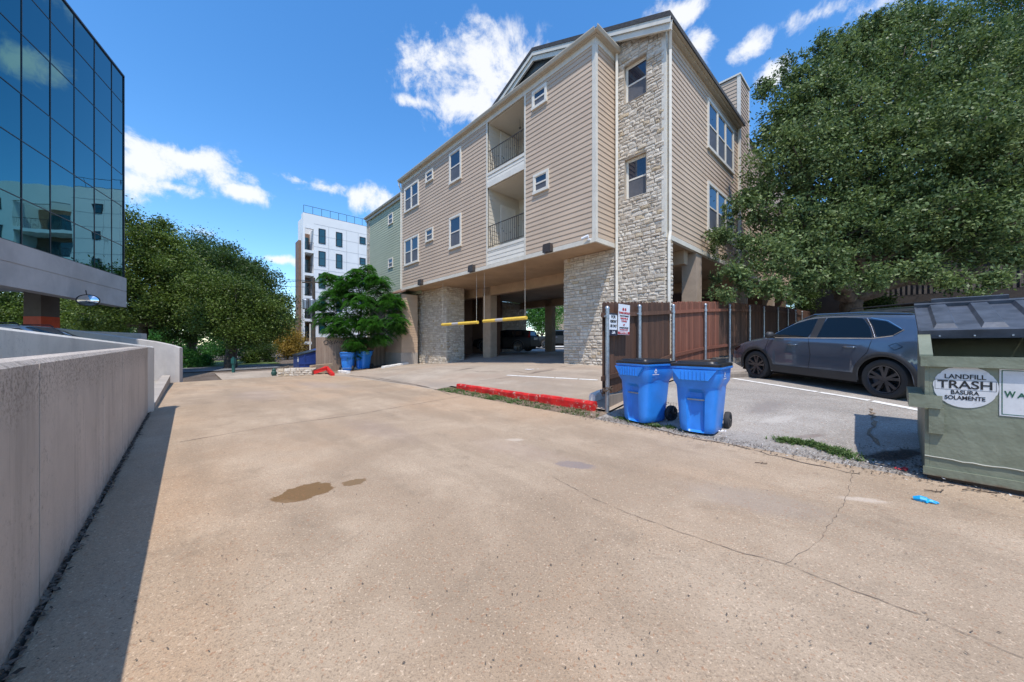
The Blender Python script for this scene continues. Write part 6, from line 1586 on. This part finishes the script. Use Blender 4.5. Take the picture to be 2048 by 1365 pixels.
# nitrile glove
g0 = rel(1846, 1004); gl = MB(); ax_ = Vector((.9, -.35, 0)).normalized(); ay = Vector((.35, .9, 0))
def gpnt(x, y, z): return g0+ax_*x+ay*y+Vector((0, 0, z))
gl.tube([gpnt(-.05, .03, .012), gpnt(-.015, .012, .02), gpnt(.02, .0, .016), gpnt(.035, -.005, .012)], [.018, .03, .028, .018], 8)
for k, (x, y) in enumerate(((.085, .022), (.10, .004), (.095, -.018), (.07, -.038), (.0, -.045))): gl.tube([gpnt(.02, .008-k*.007, .014), gpnt((x+.02)/2, y*.7, .02-.002*k), gpnt(x, y, .008)], [.011, .009, .006], 6)
tag(gl.build('glove', M['glove'], off=g0), 'crumpled bright blue disposable glove on the concrete in front of the dumpster', 'glove')
def twig(px, py, L, a, lab):
    p = rel(px, py); m_ = MB(); d = Vector((math.cos(a), math.sin(a), 0)); s = Vector((-d.y, d.x, 0)); P = [p+d*L*(t-.5)+s*random.uniform(-.02, .02)+Vector((0, 0, .01+random.uniform(0, .01))) for t in (0, .25, .5, .75, 1)]
    m_.tube(P, .0045, 5); m_.tube([P[2], P[2]+d*L*.2+s*L*.2+Vector((0, 0, .01))], .003, 4); tag(m_.build('twig', M['twig'], off=p), lab, 'twig', 'twigs lying on the lane')
twig(1523, 929, .12, -.3, 'short brown stick alone on the concrete between the bins and the weeds'); twig(1870, 985, .15, -.1, 'dark curled twig just behind the blue glove'); twig(1960, 985, .26, -.35, 'thin twig in front of the dumpster right of the blue glove')
p = rel(1808, 942); m_ = MB(lambda x, y, z: p+Vector((x, y, z)))
for k in range(5): a = random.uniform(0, 6); x, y = random.uniform(-.04, .04), random.uniform(-.02, .02); m_.quad((x, y, .005), (x+.04*math.cos(a), y+.04*math.sin(a), .02), (x+.03, y+.03, .03), (x-.02, y+.03, .012))
tag(m_.build('wrapper', M['inkred'], off=p), 'crumpled red wrapper in the shade left of the dumpster', 'litter')
for px, py, lab in ((1062, 742, 'flattened white paper on the apron left of the big stone pier'), (1443, 869, 'small white scrap of paper at the foot of the right blue bin')):
    p = rel(px, py); m_ = MB(lambda x, y, z: p+Vector((x, y, z))); s = .22 if py < 800 else .05
    for k in range(5): x, y = random.uniform(-s, s), random.uniform(-s*.5, s*.5); m_.quad((x, y, .045), (x+s*.5, y+.01, .05), (x+s*.5, y+s*.4, .06), (x, y+s*.4, .05))
    tag(m_.build('paper_scrap', M['paper'], off=p), lab, 'litter')

# ================================================================== CAMERA, SUN, SKY
cam = bpy.data.cameras.new('camera'); co = bpy.data.objects.new('camera', cam); COL.objects.link(co); sc.camera = co
co.location = (0, 0, 0); co.rotation_euler = (R(90), 0, 0); cam.sensor_width = 36; cam.lens = FOC/2048*36; cam.shift_y = (HY-682.5)/2048; cam.clip_end = 3000; cam.clip_start = .05
Ld = dR*.30+dL*.37+Vector((0, 0, -1)); Ld.normalize(); tos = -Ld
sun = bpy.data.lights.new('sun', 'SUN'); sun.energy = 4.0; sun.angle = R(.5); sun.color = (1, .945, .87)
so_ = bpy.data.objects.new('sun', sun); COL.objects.link(so_); so_.rotation_euler = (-tos).to_track_quat('-Z', 'Y').to_euler(); so_.location = (0, -20, 60)
w = bpy.data.worlds.new('World'); sc.world = w; w.use_nodes = True; nt = w.node_tree; nt.nodes.clear()
def wn(t, **k):
    x = nt.nodes.new('ShaderNode'+t)
    for a, b in k.items(): setattr(x, a, b)
    return x
out = wn('OutputWorld'); bg = wn('Background'); bg.inputs[1].default_value = .125; nt.links.new(bg.outputs[0], out.inputs[0])
sky = wn('TexSky', sky_type='NISHITA'); sky.sun_disc = False; sky.sun_elevation = math.asin(tos.z); sky.sun_rotation = math.atan2(tos.x, tos.y); sky.altitude = 100; sky.air_density = 1.0; sky.dust_density = .35; sky.ozone_density = 3.0
hs = wn('HueSaturation'); hs.inputs['Saturation'].default_value = 1.27; hs.inputs['Value'].default_value = 1.85; nt.links.new(sky.outputs[0], hs.inputs['Color'])
tc = wn('TexCoord'); nrm = wn('VectorMath', operation='NORMALIZE'); nt.links.new(tc.outputs['Generated'], nrm.inputs[0])
CL = [((-1+1.0*(900-HX)/FOC+.0+1, 1, (HY-140)/FOC), .21, .085)]
clouds = [(875, 135, .12, .045), (960, 110, .10, .045), (1000, 165, .16, .06), (940, 215, .13, .05), (370, 322, .17, .030), (290, 325, .10, .035), (650, 375, .10, .020), (745, 405, .07, .04), (415, 467, .052, .018), (500, 385, .05, .020), (1640, 28, .05, .020), (1355, 25, .06, .025), (1400, 90, .03, .05), (1740, 20, .04, .02), (1550, 150, .05, .02), (560, 520, .06, .012), (255, 365, .06, .03), (1042, 360, .05, .035), (820, 545, .16, .03), (1500, 95, .04, .02), (830, 205, .05, .012), (355, 377, .04, .014), (1405, 105, .03, .06), (590, 360, .07, .016)]
acc = None
nz = wn('TexNoise'); nz.inputs['Scale'].default_value = 9; nz.inputs['Detail'].default_value = 10; nz.inputs['Roughness'].default_value = .66; nz.inputs['Distortion'].default_value = .25; nt.links.new(nrm.outputs[0], nz.inputs['Vector'])
for (px, py, rh, rv) in clouds:
    d = Vector(((px-HX)/FOC, 1, (HY-py)/FOC)).normalized(); s = wn('VectorMath', operation='SUBTRACT'); nt.links.new(nrm.outputs[0], s.inputs[0]); s.inputs[1].default_value = d
    m_ = wn('VectorMath', operation='MULTIPLY'); nt.links.new(s.outputs[0], m_.inputs[0]); m_.inputs[1].default_value = (1/rh, 1/rh, 1/rv); l = wn('VectorMath', operation='LENGTH'); nt.links.new(m_.outputs[0], l.inputs[0])
    v = wn('Math', operation='SUBTRACT'); v.inputs[0].default_value = 1.0; nt.links.new(l.outputs['Value'], v.inputs[1])
    if acc is None: acc = v.outputs[0]
    else: mx = wn('Math', operation='MAXIMUM'); nt.links.new(acc, mx.inputs[0]); nt.links.new(v.outputs[0], mx.inputs[1]); acc = mx.outputs[0]
sb = wn('Math', operation='MULTIPLY_ADD'); nt.links.new(nz.outputs['Fac'], sb.inputs[0]); sb.inputs[1].default_value = 4.6; sb.inputs[2].default_value = -2.25
ad = wn('Math', operation='ADD'); nt.links.new(acc, ad.inputs[0]); nt.links.new(sb.outputs[0], ad.inputs[1])
mr = wn('MapRange'); mr.interpolation_type = 'SMOOTHSTEP'; nt.links.new(ad.outputs[0], mr.inputs[0]); mr.inputs[1].default_value = -.05; mr.inputs[2].default_value = .9; mr.inputs[3].default_value = 0; mr.inputs[4].default_value = .92
# keep noise from making clouds far from any seed
gt = wn('MapRange'); nt.links.new(acc, gt.inputs[0]); gt.inputs[1].default_value = -.75; gt.inputs[2].default_value = .0; mm = wn('Math', operation='MULTIPLY'); nt.links.new(mr.outputs[0], mm.inputs[0]); nt.links.new(gt.outputs[0], mm.inputs[1])
mix = wn('MixRGB'); nt.links.new(mm.outputs[0], mix.inputs[0]); nt.links.new(hs.outputs[0], mix.inputs[1]); mix.inputs[2].default_value = (7, 7.1, 7.3, 1)
nt.links.new(mix.outputs[0], bg.inputs[0])
sc.view_settings.view_transform = 'Standard'; sc.view_settings.look = 'None'; sc.view_settings.exposure = .24; sc.view_settings.gamma = 1
sc.cycles.max_bounces = 8
